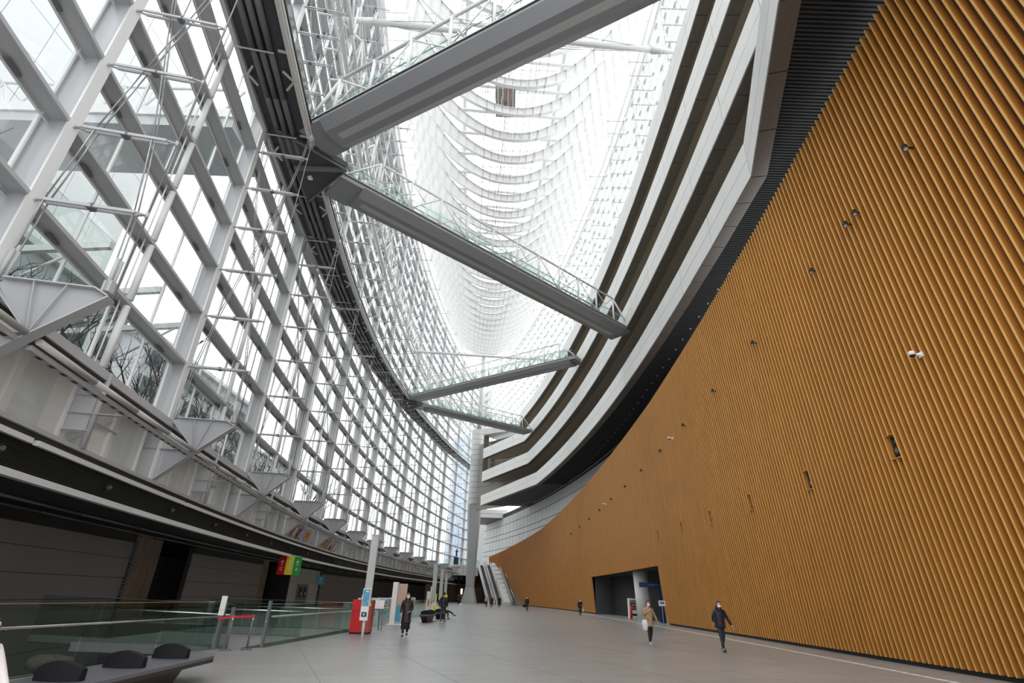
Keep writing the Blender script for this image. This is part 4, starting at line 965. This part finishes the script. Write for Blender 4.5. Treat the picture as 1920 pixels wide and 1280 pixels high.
# ------------------------------------------------------------------ benches
def bench(label, loc, rz, L_=4.4, W_=.85, nb=4, ybs=None):
    t_ = thing('bench', label, 'bench', loc=loc, rz=rz)
    def pl(z, e): return [V((-W_/2+.12, -L_/2-e, z)), V((W_/2-.06, -L_/2-e, z)), V((W_/2, -L_/2+.5, z)), V((W_/2, L_/2-.6, z)), V((W_/2-.25, L_/2+e, z)), V((-W_/2+.12, L_/2+e, z)), V((-W_/2, L_/2-.5, z)), V((-W_/2, -L_/2+.5, z))]
    b_ = MB(); b_.m('benchT').hexa(pl(.40, 0), pl(.45, 0)); lpart(b_, 'seat', None, t_)
    b_ = MB(); b_.m('benchB').hexa(pl(.34, -.01), pl(.399, -.005)); lpart(b_, 'seat_edge', None, t_)
    b_ = MB(); b_.m('benchB').hexa([V((-.16, -1.3, .0)), V((.16, -1.3, .0)), V((.16, 1.2, .0)), V((-.16, 1.2, .0))], [V((-.22, -1.7, .34)), V((.22, -1.7, .34)), V((.22, 1.5, .34)), V((-.22, 1.5, .34))]); lpart(b_, 'pedestal', None, t_)
    for k in range(nb):
        y_ = ybs[k] if ybs else -L_/2+.55+k*(L_-1.3)/(nb-1); b_ = MB(); b_.m('leather'); K = 10; R_ = []
        for q in range(K+1):
            x = -.30+.6*q/K; zt = .45+.16+.10*(1-(x/.30)**2)-.02; bow = .07*(1-(x/.3)**2)
            R_.append([V((x, y_-.07-bow, .452)), V((x, y_+.07-bow, .452)), V((x, y_+.06-bow, zt)), V((x, y_-.05-bow, zt))])
        b_.rings(R_)
        for f_i in range(len(b_.sm)): b_.sm[f_i] = False
        lpart(b_, 'backrest', None, t_)
    return t_
bench('long dark bench with black leather backrests in the bottom left corner', (-6.0, 10.0, 0), .04, 5.0, 1.05, 3, (-1.55, -.1, 1.3))
bench('dark bench with black backrests behind the woman in the long coat', (-4.95, 39.5, 0), -.02, 3.6, .75)
bench('farther dark bench where a man sits, beyond the first far bench', (-4.7, 45.2, 0), -.02, 3.6, .75, 4)

# ------------------------------------------------------------------ light poles
def light_pole(label, loc, hgt=3.85, r_=.155, info=False):
    t_ = thing('light_pole', label, 'light pole', 'fluted light poles', loc=loc)
    b_ = MB(); b_.m('white').tube((0, 0, 0), (0, 0, 1.1), .055, 14); lpart(b_, 'stem', None, t_)
    b_ = MB(); b_.m('stoneW'); N = 36
    def fr_(z, s_=1): return [V(((r_ if k % 2 else r_*.9)*s_*math.cos(2*math.pi*k/N), (r_ if k % 2 else r_*.9)*s_*math.sin(2*math.pi*k/N), z)) for k in range(N)]
    b_.rings([fr_(1.1, .6), fr_(1.2), fr_(hgt-.05), fr_(hgt-.04, 1.12), fr_(hgt, 1.12)])
    for f_i in range(len(b_.sm)): b_.sm[f_i] = False
    lpart(b_, 'fluted_shaft', None, t_)
    if info:
        b_ = MB(); b_.m('white').box((0, -.17, 1.2), (.31, .06, 1.15)); ip_ = lpart(b_, 'information_panel', None, t_)
        b_ = MB(); b_.m('blue').box((.0, -.205, 1.44), (.26, .015, .60)); 
        lpart(b_, 'blue_poster', None, ip_)
        b_ = MB(); b_.m('white'); random.seed(3)
        for q in range(9): b_.box((-.08+.04*random.randint(0, 4), -.215, 1.20+.055*q), (.04+.05*random.random(), .004, .014))
        b_.box((.02, -.215, 1.67), (.10, .004, .05)); lpart(b_, 'panel_lettering', None, ip_)
        b_ = MB(); b_.m('blackP').box((.0, -.21, .84), (.2, .02, .16)); b_.m('steel').tube((0, -.225, .84), (0, -.235, .84), .05, 12); lpart(b_, 'scanner', None, ip_)
    return t_
light_pole('nearest fluted pale light pole with a blue information panel', (-5.52, 23.91, 0), info=True)
light_pole('fluted light pole rising behind the two far benches', (-5.65, 47.5, 0), 3.9, .175)
light_pole('fluted light pole, third from the camera in the row', (-6.15, 57.5, 0), 3.9, .175)
light_pole('farthest fluted light pole of the row by the platform', (-7.35, 74, 0), 3.9, .175)

# red cabinet behind the pole
rbx = thing('red_cabinet', 'red cabinet standing behind the nearest light pole', 'cabinet', loc=(-6.15, 26.3, 0))
b_ = MB(); b_.m('red').box((-.22, 0, .7), (.46, .7, 1.26)); lpart(b_, 'left_door', None, rbx)
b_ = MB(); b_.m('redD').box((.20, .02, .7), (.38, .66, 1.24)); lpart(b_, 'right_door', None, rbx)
b_ = MB(); b_.m('blackP').box((-.04, 0, .04), (.8, .6, .08)); lpart(b_, 'plinth', None, rbx)
b_ = MB(); b_.m('joint').box((-.22, -.353, .88), (.46, .006, .012)); b_.m('white').tube((-.1, -.1, 1.33), (-.1, -.1, 1.52), .05, 10); b_.m('yellow').box((.3, -.32, 1.15), (.12, .01, .1)); lpart(b_, 'trim', None, rbx)
# small board on easel
ez = thing('easel_sign', 'white notice board on a dark easel right of the red cabinet', 'sign', loc=(-5.98, 28.6, 0))
b_ = MB(); b_.m('white').box((0, 0, 1.12), (.46, .03, .38), 0, -.2); lpart(b_, 'board', None, ez)
b_ = MB(); b_.m('steelD').bar((-.22, .0, .9), (-.25, -.1, 0), .05, .03).bar((.22, 0, .9), (.25, -.1, 0), .05, .03).bar((0, 0, .9), (0, .45, 0), .04, .03).bar((-.26, 0, .9), (.26, 0, .9), .04, .05); lpart(b_, 'easel', None, ez)
# banner stand
bn = thing('display_stand', 'tall white display stand with a wood-print side left of the woman in the long coat', 'display stand', loc=(-6.05, 34.5, 0))
b_ = MB(); b_.m('white').box((-.3, 0, 1.12), (.28, .5, 2.2)); lpart(b_, 'column', None, bn)
M['peach'] = mat('banner_print', (.62, .42, .32), .6, noise=.2, scale=6, stretch=(8, 8, .4)); b_ = MB(); b_.m('peach').box((.10, .1, 1.6), (.52, .06, 1.1)); b_.m('blue').box((.0, .1, .55), (.3, .06, .8)); b_.m('steel').box((.25, .1, .55), (.2, .06, .9)); lpart(b_, 'banner', None, bn)
b_ = MB(); b_.m('white').box((-.1, 0, .02), (1.0, .7, .04)); lpart(b_, 'base', None, bn)
# far boards
for k, (x, y, h_, mt_, lb) in enumerate([(-6.35, 50, 1.8, 'white', 'white board with orange print in front of the far light poles'), (-6.25, 51.5, 2.2, 'white', 'taller narrow white board beside the far boards'), (-6.5, 56, 1.65, 'yellow', 'yellow advertising board by the far benches'), (-6.45, 66, 1.6, 'yellow', 'second yellow board half hidden behind the walking man')]):
    t_ = thing('advertising_board', lb, 'board', loc=(x, y, 0))
    b_ = MB(); b_.m(mt_).box((0, 0, h_/2+.05), (.34, .06, h_)); lpart(b_, 'board', None, t_)
    b_ = MB(); b_.m('steel').box((0, 0, .02), (.6, .4, .04)); lpart(b_, 'foot', None, t_)
    b_ = MB(); b_.m('posterY' if mt_ == 'white' else 'white').box((.02, -.035, h_*.55), (.2, .01, h_*.3)); lpart(b_, 'print', None, t_)
# distant display tables behind the balustrade
random.seed(11)
for k in range(7):
    x, y = -9.6+.3*random.random(), 37+3.1*k; mt_ = ['white', 'blue', 'redD', 'white', 'conc', 'cyan', 'white'][k]
    t_ = thing('leaflet_rack', f'leaflet rack behind the far balustrade, {ordn(k)} from the camera', 'rack', 'leaflet racks', loc=(x+.8, y, 0))
    b_ = MB(); b_.m('steelL').box((0, 0, .65), (.8, .35, 1.3)); lpart(b_, 'frame', None, t_)
    b_ = MB()
    for r_ in range(3):
        for c_ in range(4): b_.m(['white', 'blue', 'redD', 'posterY', 'cyan'][random.randint(0, 4)]).box((-.29+.19*c_, -.19, .35+.36*r_), (.14, .02, .26))
    lpart(b_, 'leaflets', None, t_)

# ------------------------------------------------------------------ people
def skin_mesh(name, nodes, edges, mt, parent, sub=1, root=0):
    me = bpy.data.meshes.new(name); bm = bmesh.new(); lay = bm.verts.layers.skin.verify(); vs = []
    for k, (co_, r_) in enumerate(nodes):
        v = bm.verts.new(co_); rr_ = r_ if isinstance(r_, tuple) else (r_, r_); v[lay].radius = rr_; v[lay].use_root = (k == root); vs.append(v)
    for a, c in edges: bm.edges.new((vs[a], vs[c]))
    bm.to_mesh(me); bm.free(); me.materials.append(M[mt]); o = bpy.data.objects.new(name, me); COL.objects.link(o)
    md = o.modifiers.new('skin', 'SKIN'); md.use_smooth_shade = True; s2 = o.modifiers.new('sub', 'SUBSURF'); s2.levels = s2.render_levels = sub
    dg = bpy.context.evaluated_depsgraph_get(); me2 = bpy.data.meshes.new_from_object(o.evaluated_get(dg)); bpy.data.objects.remove(o)
    for p_ in me2.polygons: p_.use_smooth = True
    o = bpy.data.objects.new(name, me2); COL.objects.link(o)
    if parent is not None: o.parent = parent
    return o
def person(label, loc, rz, H=1.68, coat='coat_dark', legs='black_cloth', stride=.2, hem=.95, skirt=None, armL=None, armR=None, hood=False, mask=True, hairlong=False, shoe='shoe', look=(0, 0), seated=False, bag=None, lean=0.0):
    s_ = H/1.7; root = thing('person', label, 'person', loc=loc, rz=rz); F_ = -1   # faces -Y
    root.scale = (s_, s_, s_)
    hipz = .93; fl_, fr__ = (F_*stride, -F_*stride*.9)
    if seated: hipz = .52
    hl, hr = V((-.09, 0, hipz)), V((.09, 0, hipz))
    if seated:
        kl, kr = V((-.11, F_*.42, .52)), V((.11, F_*.42, .54)); al, ar = V((-.12, F_*.46, .09)), V((.16, F_*.80, .30))
    else:
        kl, kr = V((-.09, fl_*.62+F_*.04, .50)), V((.09, fr__*.35+F_*.05, .50)); al, ar = V((-.085, fl_, .09)), V((.085, fr__, .13 if stride > .1 else .09))
    tl, tr = al+V((-.015, F_*.14, -.05)), ar+V((.015, F_*.14, -.05))
    dz_ = hipz-.93; ly = F_*lean
    waist = V((0, ly*.3, 1.10+dz_)); ch = V((0, ly*.7, 1.28+dz_)); sh = V((0, ly, 1.41+dz_)); nk = V((0, ly, 1.48+dz_)); hd0 = nk+V((0, F_*.02, .06)); hdc = nk+V((look[0]*.01, F_*.03, .13)); hdt = nk+V((0, 0, .20))
    sl_, sr_ = V((-.18, ly, 1.39+dz_)), V((.18, ly, 1.39+dz_))
    aL = armL or (V((-.25, .06, 1.13)), V((-.26, F_*.10, .90))); aR = armR or (V((.25, .08, 1.13)), V((.27, F_*.0, .89)))
    up_ = V((0, 0, dz_)); eL, wL = V(aL[0])+up_, V(aL[1])+up_; eR, wR = V(aR[0])+up_, V(aR[1])+up_
    nodes = [(V((0, 0, hipz+.02)), (.13, .095)), (waist, (.12, .085)), (ch, (.145, .095)), (sh, (.10, .07)), (nk, .05), (hd0, (.062, .075)), (hdc, (.074, .09)), (hdt, (.055, .065)),
             (hl, .082), (kl, .055), (al, .036), (tl, (.022, .018)), (hr, .082), (kr, .055), (ar, .036), (tr, (.022, .018)),
             (sl_, .052), (eL, .038), (wL, .024), (sr_, .052), (eR, .038), (wR, .024)]
    edges = [(0, 1), (1, 2), (2, 3), (3, 4), (4, 5), (5, 6), (6, 7), (0, 8), (8, 9), (9, 10), (10, 11), (0, 12), (12, 13), (13, 14), (14, 15), (3, 16), (16, 17), (17, 18), (3, 19), (19, 20), (20, 21)]
    for wi, (e_, w__, sg_) in ((18, (eL, wL, 1)), (21, (eR, wR, -1))):
        d_ = (w__-e_).normalized(); side = d_.cross(V((1, 0, 0))); side = side.normalized() if side.length > .1 else V((0, 1, 0)); pn = V((0, F_, 0)); pn = (pn-d_*pn.dot(d_)); pn = pn.normalized() if pn.length > .1 else V((sg_, 0, 0)); inn = d_.cross(pn).normalized()
        pi_ = len(nodes); nodes.append((w__+d_*.05, (.026, .016))); edges.append((wi, pi_))
        for q in range(4):
            off_ = pn*(.027-.018*q); ln = (.07, .078, .074, .058)[q]
            a = len(nodes); nodes.append((w__+d_*.085+off_, .0085)); nodes.append((w__+d_*(.085+ln*.55)+off_+inn*.012, .0078)); nodes.append((w__+d_*(.085+ln)+off_+inn*.03, .0065)); edges += [(pi_, a), (a, a+1), (a+1, a+2)]
        a = len(nodes); nodes.append((w__+d_*.055+pn*.036, .0095)); nodes.append((w__+d_*.095+pn*.05+inn*.012, .008)); edges += [(pi_, a), (a, a+1)]
    body = skin_mesh('body', nodes, edges, 'skin', root)
    # head, with brow, nose, chin and ears
    hd = MB(); hd.m('skin'); C_ = hdc+V((0, 0, .01)); RR = []
    for q in range(13):
        th = math.pi*q/12; z = math.cos(th)*.118; r0 = math.sin(th)
        row = []
        for k in range(20):
            a = 2*math.pi*k/20; x = math.cos(a)*.078*r0; y_ = math.sin(a)*.098*r0*(-F_)
            fy = y_*F_
            if z < 0: x *= 1+z*1.6
            if fy > 0 and abs(x) < .02 and -.05 < z < .03: y_ += F_*.018*(1-abs(x)/.02)
            if fy > 0 and z < -.07: y_ += F_*.012
            row.append(C_+V((x, y_, z)))
        RR.append(row)
    hd.rings(RR); 
    for sg_ in (-1, 1): hd.box(C_+V((sg_*.078, 0, -.005)), (.016, .03, .05)); 
    hd.m('hair')
    for sg_ in (-1, 1): hd.box(C_+V((sg_*.03, F_*.092, .015)), (.024, .008, .009)); hd.box(C_+V((sg_*.03, F_*.093, .035)), (.03, .006, .006))
    hd.m('redD').box(C_+V((0, F_*.092, -.06)), (.04, .008, .01))
    hdo = lpart(hd, 'head', None, root)
    hr_ = MB(); hr_.m('hair'); RR = []
    low = .55 if not hairlong else .75
    for q in range(10):
        th = math.pi*low*q/9; z = math.cos(th)*.132; r0 = math.sin(th); row = []
        for k in range(20):
            a = 2*math.pi*k/20; x = math.cos(a)*.09*r0; y_ = math.sin(a)*.108*r0; 
            fy = y_*F_
            if fy > .03 and z < .055: y_ = F_*(.03); 
            row.append(C_+V((x, y_-F_*.012, max(z, -.0 if (fy > .03) else -1)+.004)))
        RR.append(row)
    hr_.rings(RR); lpart(hr_, 'hair', None, hdo)
    if mask:
        mk = MB(); mk.m('mask'); RR = []
        for q in range(5):
            z = -.085+.07*q/4; rw = .062+.012*math.sin(math.pi*q/4); row = []
            for k in range(9):
                a = math.pi*k/8; row.append(C_+V((math.cos(a)*rw, F_*(math.sin(a)*(.108+.012*math.sin(math.pi*q/4))), z)))
            for k in range(9):
                a = math.pi*(8-k)/8; row.append(C_+V((math.cos(a)*rw*.9, F_*(math.sin(a)*.095), z)))
            RR.append(row)
        mk.rings(RR); lpart(mk, 'face_mask', None, hdo)
    # trousers or stockings
    tn = [(V((0, 0, hipz)), (.145, .11)), (hl, .098), (kl, .068), (al+V((0, 0, .03)), .052), (hr, .098), (kr, .068), (ar+V((0, 0, .03)), .052)]
    skin_mesh('trousers', tn, [(0, 1), (1, 2), (2, 3), (0, 4), (4, 5), (5, 6)], legs, root)
    for nm_, a, t2 in (('shoe', al, tl), ('shoe', ar, tr)):
        skin_mesh('shoe', [(a+V((0, -F_*.04, -.03)), (.045, .045)), (a+V((0, F_*.06, -.03)), (.052, .046)), (t2+V((0, F_*.045, .0)), (.045, .036))], [(0, 1), (1, 2)], shoe, root)
    # coat: torso and sleeves as one skin, plus flared hem
    cn = [(waist, (.158, .125)), (ch, (.175, .13)), (sh+V((0, 0, -.01)), (.12, .095)), (nk+V((0, 0, -.01)), (.062, .062)), (sl_, .075), (eL, .062), (wL-(wL-eL)*.05, .05), (sr_, .075), (eR, .062), (wR-(wR-eR)*.05, .05)]
    skin_mesh('coat_sleeves', cn, [(0, 1), (1, 2), (2, 3), (2, 4), (4, 5), (5, 6), (2, 7), (7, 8), (8, 9)], coat, root, root=1)
    ct = MB(); ct.m(coat); RR = []
    hemz = hem; NN = 14
    zs_ = [1.40+dz_-(1.40-hemz)*q/NN for q in range(NN+1)] if not seated else [1.40+dz_-(.86)*q/NN for q in range(NN+1)]
    for q, z in enumerate(zs_):
        f = q/NN; wv = .006*math.sin(q*2.6)
        a = .165+.03*math.sin(min(1, f*2)*math.pi)*.6+.05*f+wv; b__ = .115+.075*f*.8+.015*math.sin(f*3)+wv
        if f < .12: a *= .72+.28*f/.12; b__ *= .85
        RR.append([V((math.cos(2*math.pi*k/22)*a, math.sin(2*math.pi*k/22)*b__+ly*(1-f)+(.008*math.sin(k*1.9)*f), z)) for k in range(22)])
    ct.rings(RR); lpart(ct, 'coat', None, root)
    if hood:
        h_ = MB(); h_.m(coat); RR = []
        for q in range(7):
            z = -.15+.05*q; rr_ = [.13, .135, .12, .10, .09, .07, .03][q]; RR.append([C_+V((math.cos(2*math.pi*k/16)*rr_, -F_*.065+math.sin(2*math.pi*k/16)*rr_*.7, z-.02)) for k in range(16)])
        h_.rings(RR[:4]); lpart(h_, 'hood', None, root)
    if skirt:
        k_ = MB(); k_.m(skirt[0]); k_.rings([[V((math.cos(2*math.pi*k/20)*a, math.sin(2*math.pi*k/20)*a*.85+.01*math.sin(k*2.2), z)) for k in range(20)] for z, a in ((.9, .15), (hem, .19), (skirt[1], .20))]); lpart(k_, 'skirt', None, root)
    if bag:
        g = MB(); g.m(bag[0]); p = V(bag[1]); w_, d__, h__ = bag[2]
        g.rings([[p+V((x*w_/2, y_*d__/2, z*h__)) for x, y_ in ((-sc, -sc), (0, -sc*1.25), (sc, -sc), (sc*1.02, 0), (sc, sc), (0, sc*1.25), (-sc, sc), (-sc*1.02, 0))] for z, sc in ((-1, .8), (-.9, 1), (-.4, 1.03), (0, .85))]); g.tube(p+V((-w_*.3, 0, 0)), p+V((-w_*.1, 0, .22)), .01, 5).tube(p+V((w_*.3, 0, 0)), p+V((w_*.1, 0, .22)), .01, 5)
        gb_ = g.build('shoulder_bag', None); gb_.location = loc; gb_.rotation_euler.z = rz; gb_.scale = (s_, s_, s_); tag(gb_, bag[3], 'bag')
    return root
M['coat_brown'] = mat('brown_padded_coat', (.020, .011, .010), .5, bump=.5, scale=4, stretch=(1, 1, 9)); M['black_cloth'] = mat('black_cloth', (.012, .012, .014), .8)
M['coat_dark'] = mat('navy_black_coat', (.010, .012, .020), .6); M['coat_beige'] = mat('beige_coat', (.42, .27, .15), .75, noise=.15, scale=8)
M['jeans'] = mat('dark_jeans', (.022, .032, .05), .8, noise=.3, scale=8); M['greytr'] = mat('grey_trousers', (.06, .075, .072), .8); M['lightc'] = mat('pale_jacket', (.45, .43, .42), .8); M['tote'] = mat('white_tote', (.72, .72, .72), .8)
person('person in a long dark brown padded coat walking towards the camera near the light pole', (-4.1, 25.4, 0), .1, 1.63, 'coat_brown', 'black_cloth', .12, .52, skirt=('black_cloth', .30), hood=True, hairlong=True, armR=((.24, .02, 1.13), (.13, -.22, 1.0)))
person('person in beige coat and white shoulder bag looking up near the right wall', (6.25, 25.4, 0), .25, 1.64, 'coat_beige', 'black_cloth', .16, .72, shoe='sneaker', hairlong=True, armL=((-.26, -.06, 1.16), (-.12, -.18, 1.32)), armR=((.34, .08, 1.16), (.44, .04, .92)), bag=('tote', (-.2, -.05, .98), (.26, .14, .42), 'white tote bag carried by the person in the beige coat'))
person('person in dark navy jacket and jeans striding along the timber wall', (8.45, 23.1, 0), .12, 1.70, 'coat_dark', 'jeans', .22, .82, hood=True, armL=((-.27, .0, 1.16), (-.20, .12, 1.02)), armR=((.32, -.04, 1.12), (.42, -.12, .90)), lean=.05)
person('person in black jacket and grey trousers seen from behind beside the far bench', (-3.95, 39.2, 0), math.pi-.15, 1.74, 'coat_dark', 'greytr', .2, .85, mask=False)
person('person seated on the farther bench with one leg stretched out', (-4.45, 44.6, 0), 1.2, 1.68, 'coat_dark', 'black_cloth', 0, .5, seated=True, mask=False)
person('person in a dark suit carrying a dark bag in front of the timber wall', (3.1, 76.4, 0), .05, 1.72, 'coat_dark', 'coat_dark', .12, .75, bag=('black_cloth', (-.34, 0, .82), (.36, .12, .34), 'dark briefcase carried by the person in a dark suit'))
person('person in black jacket and patterned skirt near the entrance', (8.55, 65.3, 0), .1, 1.62, 'black_cloth', 'black_cloth', .08, .8, skirt=('greytr', .48), armR=((.22, -.04, 1.15), (.08, -.2, 1.12)), bag=('tote', (.34, .02, .75), (.2, .1, .3), 'small white bag beside the person in a patterned skirt'))
person('person in pale jacket and dark trousers at the foot of the escalators, left of three', (-2.6, 92, 0), .2, 1.66, 'lightc', 'black_cloth', .12, .9)
person('person in dark coat at the foot of the escalators, middle of three', (-1.75, 89.5, 0), -.1, 1.72, 'coat_dark', 'coat_dark', .15, .7)
person('person in long black coat at the foot of the escalators, right of three', (-.6, 93, 0), .1, 1.70, 'black_cloth', 'black_cloth', .1, .55)
person('distant person in black standing left of the big column', (-8.2, 108, 0), .3, 1.7, 'black_cloth', 'black_cloth', .14, .85)
M['pinkwhite'] = mat('white_sleeve', (.75, .68, .68), .8, bump=.3, scale=6); M['camo'] = mat('olive_cloth', (.035, .04, .03), .9, noise=.5, scale=14)
person('person in white top seated at the left edge, cut by the picture', (-5.99, 7.1, -.02), 1.35, 1.62, 'pinkwhite', 'black_cloth', 0, .5, seated=True, mask=False, armR=((.22, -.16, 1.14), (.14, -.42, .98)))
bg_ = MB(); bg_.m('camo'); random.seed(5); RR = []
for q in range(8):
    th = math.pi*(q+.5)/8; RR.append([V((-6.42+.33*math.sin(th)*math.cos(2*math.pi*k/16)*(1+.12*math.sin(k*2.3+q)), 8.85+.2*math.sin(th)*math.sin(2*math.pi*k/16), .58-.12*math.cos(th)+.02*math.sin(k*3+q))) for k in range(16)])
bg_.rings(RR); tag(bg_.build('soft_bag'), 'crumpled olive and black bag lying on the near bench', 'bag')
# statue figure
skin_mesh('figure', [(V((0, 0, 2.9)), (.2, .15)), (V((0, 0, 3.4)), (.24, .16)), (V((0, 0, 3.75)), .09), (V((.05, -.05, 3.95)), .14), (V((-.12, 0, 2.3)), .12), (V((-.1, .05, 1.85)), .09), (V((.14, .05, 2.3)), .12), (V((.18, -.1, 1.85)), .09), (V((-.36, -.1, 3.1)), .08), (V((-.3, -.35, 3.0)), .06), (V((.45, -.1, 3.25)), .08), (V((.62, -.3, 3.3)), .06)], [(0, 1), (1, 2), (2, 3), (0, 4), (4, 5), (0, 6), (6, 7), (1, 8), (8, 9), (1, 10), (10, 11)], 'bronze', stt)

# ------------------------------------------------------------------ outside: plaza, trees, buildings
gp = MB(); gp.m('ground')
for a, c in zip(frange(-60, 170, 10)[:-1], frange(-60, 170, 10)[1:]): gp.quad((-150, a, 7.3), LP(a, 2.45, 7.3), LP(c, 2.45, 7.3), (-150, c, 7.3))
gp.quad((-150, 170, 7.3), (0, 170, 7.3), (0, 260, 7.3), (-150, 260, 7.3)); struct(gp.build('floor_plaza'))
random.seed(21)
def tree(loc, h_, label):
    t_ = thing('bare_tree', label, 'tree', 'bare trees outside the glass wall', loc=loc); tr_ = MB(); tr_.m('bark'); brn = MB(); brn.m('bark')
    def grow(mb, p, d_, L_, r_, dep):
        q = p+d_*L_; mb.tube(p, q, r_, 5 if dep < 3 else 3, r_*.65)
        if dep >= 5: return
        for k in range(3 if dep < 4 else 2):
            nd = (d_+V((random.uniform(-.8, .8), random.uniform(-.8, .8), random.uniform(-.15, .5)))).normalized(); grow(brn, q if k else p+d_*L_*.6, nd, L_*random.uniform(.6, .85), r_*.6, dep+1)
    grow(tr_, V((0, 0, 0)), V((0, 0, 1)), h_*.3, .16, 0); lpart(tr_, 'trunk', None, t_); lpart(brn, 'branches', None, t_)
for k in range(14):
    y_ = 5+5.2*k+random.uniform(-1, 1); p = LP(y_, 6+random.uniform(0, 4), 7.3); tree(p, random.uniform(8.5, 11), f'bare winter tree outside the glass wall, {ordn(k)} from the camera')
hg = MB(); hg.m('leaf')
for y_ in frange(2, 60, 2.5):
    p = LP(y_, 14+random.uniform(-1, 1), 8.6); R_ = []
    for q in range(6): th = math.pi*(q+.5)/6; R_.append([p+V((1.6*math.sin(th)*math.cos(2*math.pi*k/10)*random.uniform(.8, 1.2), 1.6*math.sin(th)*math.sin(2*math.pi*k/10)*random.uniform(.8, 1.2), -1.4*math.cos(th))) for k in range(10)])
    hg.rings(R_)
tag(hg.build('hedge'), 'dark evergreen hedge outside the glass wall', 'hedge', kind='stuff')
def building(x0, x1, y0, y1, z1, label, fl=3.4, seed=0):
    t_ = thing('building', label, 'building', loc=(x0, y0, 7.3)); b_ = MB(); b_.m('bldg').box(((x0+x1)/2, (y0+y1)/2, (7.3+z1)/2), (x1-x0, y1-y0, z1-7.3)); part(b_, 'wall', None, t_)
    z = 8.6
    while z < z1-2:
        b_ = MB(); b_.m('bldgG').box((x1+.03, (y0+y1)/2, z+1), (.1, (y1-y0)-1.5, 2.0)); b_.m('bldg')
        for y_ in frange(y0+1, y1-1, 2.6): b_.box((x1+.1, y_, z+1), (.12, .18, 2.0))
        part(b_, 'window_band', None, t_); z += fl
    b_ = MB(); b_.m('steelL').box(((x0+x1)/2, (y0+y1)/2, z1+.25), (x1-x0+1.2, y1-y0+1.2, .5)); part(b_, 'roof_edge', None, t_)
building(-62, -35, -30, 43, 23.3, 'grey glazed lower block outside, nearest the camera')
bw = thing('building', 'tall white panelled block rising outside beyond the near glass bays', 'building', loc=(-40, 0, 24.5))
b_ = MB(); b_.m('joint').box((-51, 8, 44), (21.8, 71.8, 39)); b_.m('bwhite')
for y_ in frange(-28, 44, 3.6)[:-1]:
    for z in frange(24.5, 63.5, 3.9)[:-1]: b_.box((-40.05, y_+1.8, z+1.95), (.12, 3.54, 3.84))
for x in frange(-62, -40, 3.6)[:-1]:
    for z in frange(24.5, 63.5, 3.9)[:-1]: b_.box((x+1.8, 44.0, z+1.95), (3.54, .12, 3.84))
part(b_, 'panel_wall', None, bw)
b_ = MB(); b_.m('bldg').box((-51, 8, 24.2), (22, 72, .5)); part(b_, 'soffit', None, bw)
lk = thing('link_bridge', 'grey elevated link with dark soffit outside the near glass bays', 'bridge', loc=(-30, 29, 30))
b_ = MB(); b_.m('bldg').box((-31, 30, 31.6), (21, 5, .9)); b_.m('steelL').box((-31, 27.4, 32.4), (21, .15, .8)); part(b_, 'deck', None, lk)
b_ = MB(); b_.m('steelL')
for x in frange(-40, -22, 3): b_.tube((x, 27.6, 32), (x+1.5, 27.6, 35), .1, 6); b_.tube((x+1.5, 27.6, 35), (x+3, 27.6, 32), .1, 6)
b_.tube((-41, 27.6, 35), (-21, 27.6, 35), .12, 6); part(b_, 'truss', None, lk)
building(-85, -44, 58, 86, 29, 'low grey block outside the middle of the glass wall')
building(-90, -52, 96, 132, 27, 'low pale block outside beyond the trees')
tb_ = MB(); tb_.m('towerB').box((-21, 250, 38), (9, 9, 62)); tag(tb_.build('tower'), 'distant pale blue tower seen through the far glass', 'tower')
# steel canopy frame outside, seen through the near panes
cn = thing('plaza_canopy', 'white steel canopy frame outside the near panes', 'canopy', loc=(-30, 10, 7.3))
b_ = MB(); b_.m('steelL')
for y_ in frange(-4, 34, 4.75): b_.bar((-33.5, y_, 17.5), (-22.5, y_, 18.6), .3, .4); b_.tube((-30, y_, 7.3), (-30, y_, 18), .16, 8); b_.tube((-30, y_, 14), (-24, y_, 18.4), .09, 6)
part(b_, 'frame', None, cn)
b_ = MB(); b_.m('glassG').quad((-33.5, -4, 17.8), (-22.5, -4, 18.9), (-22.5, 34, 18.9), (-33.5, 34, 17.8)); part(b_, 'canopy_glass', None, cn)
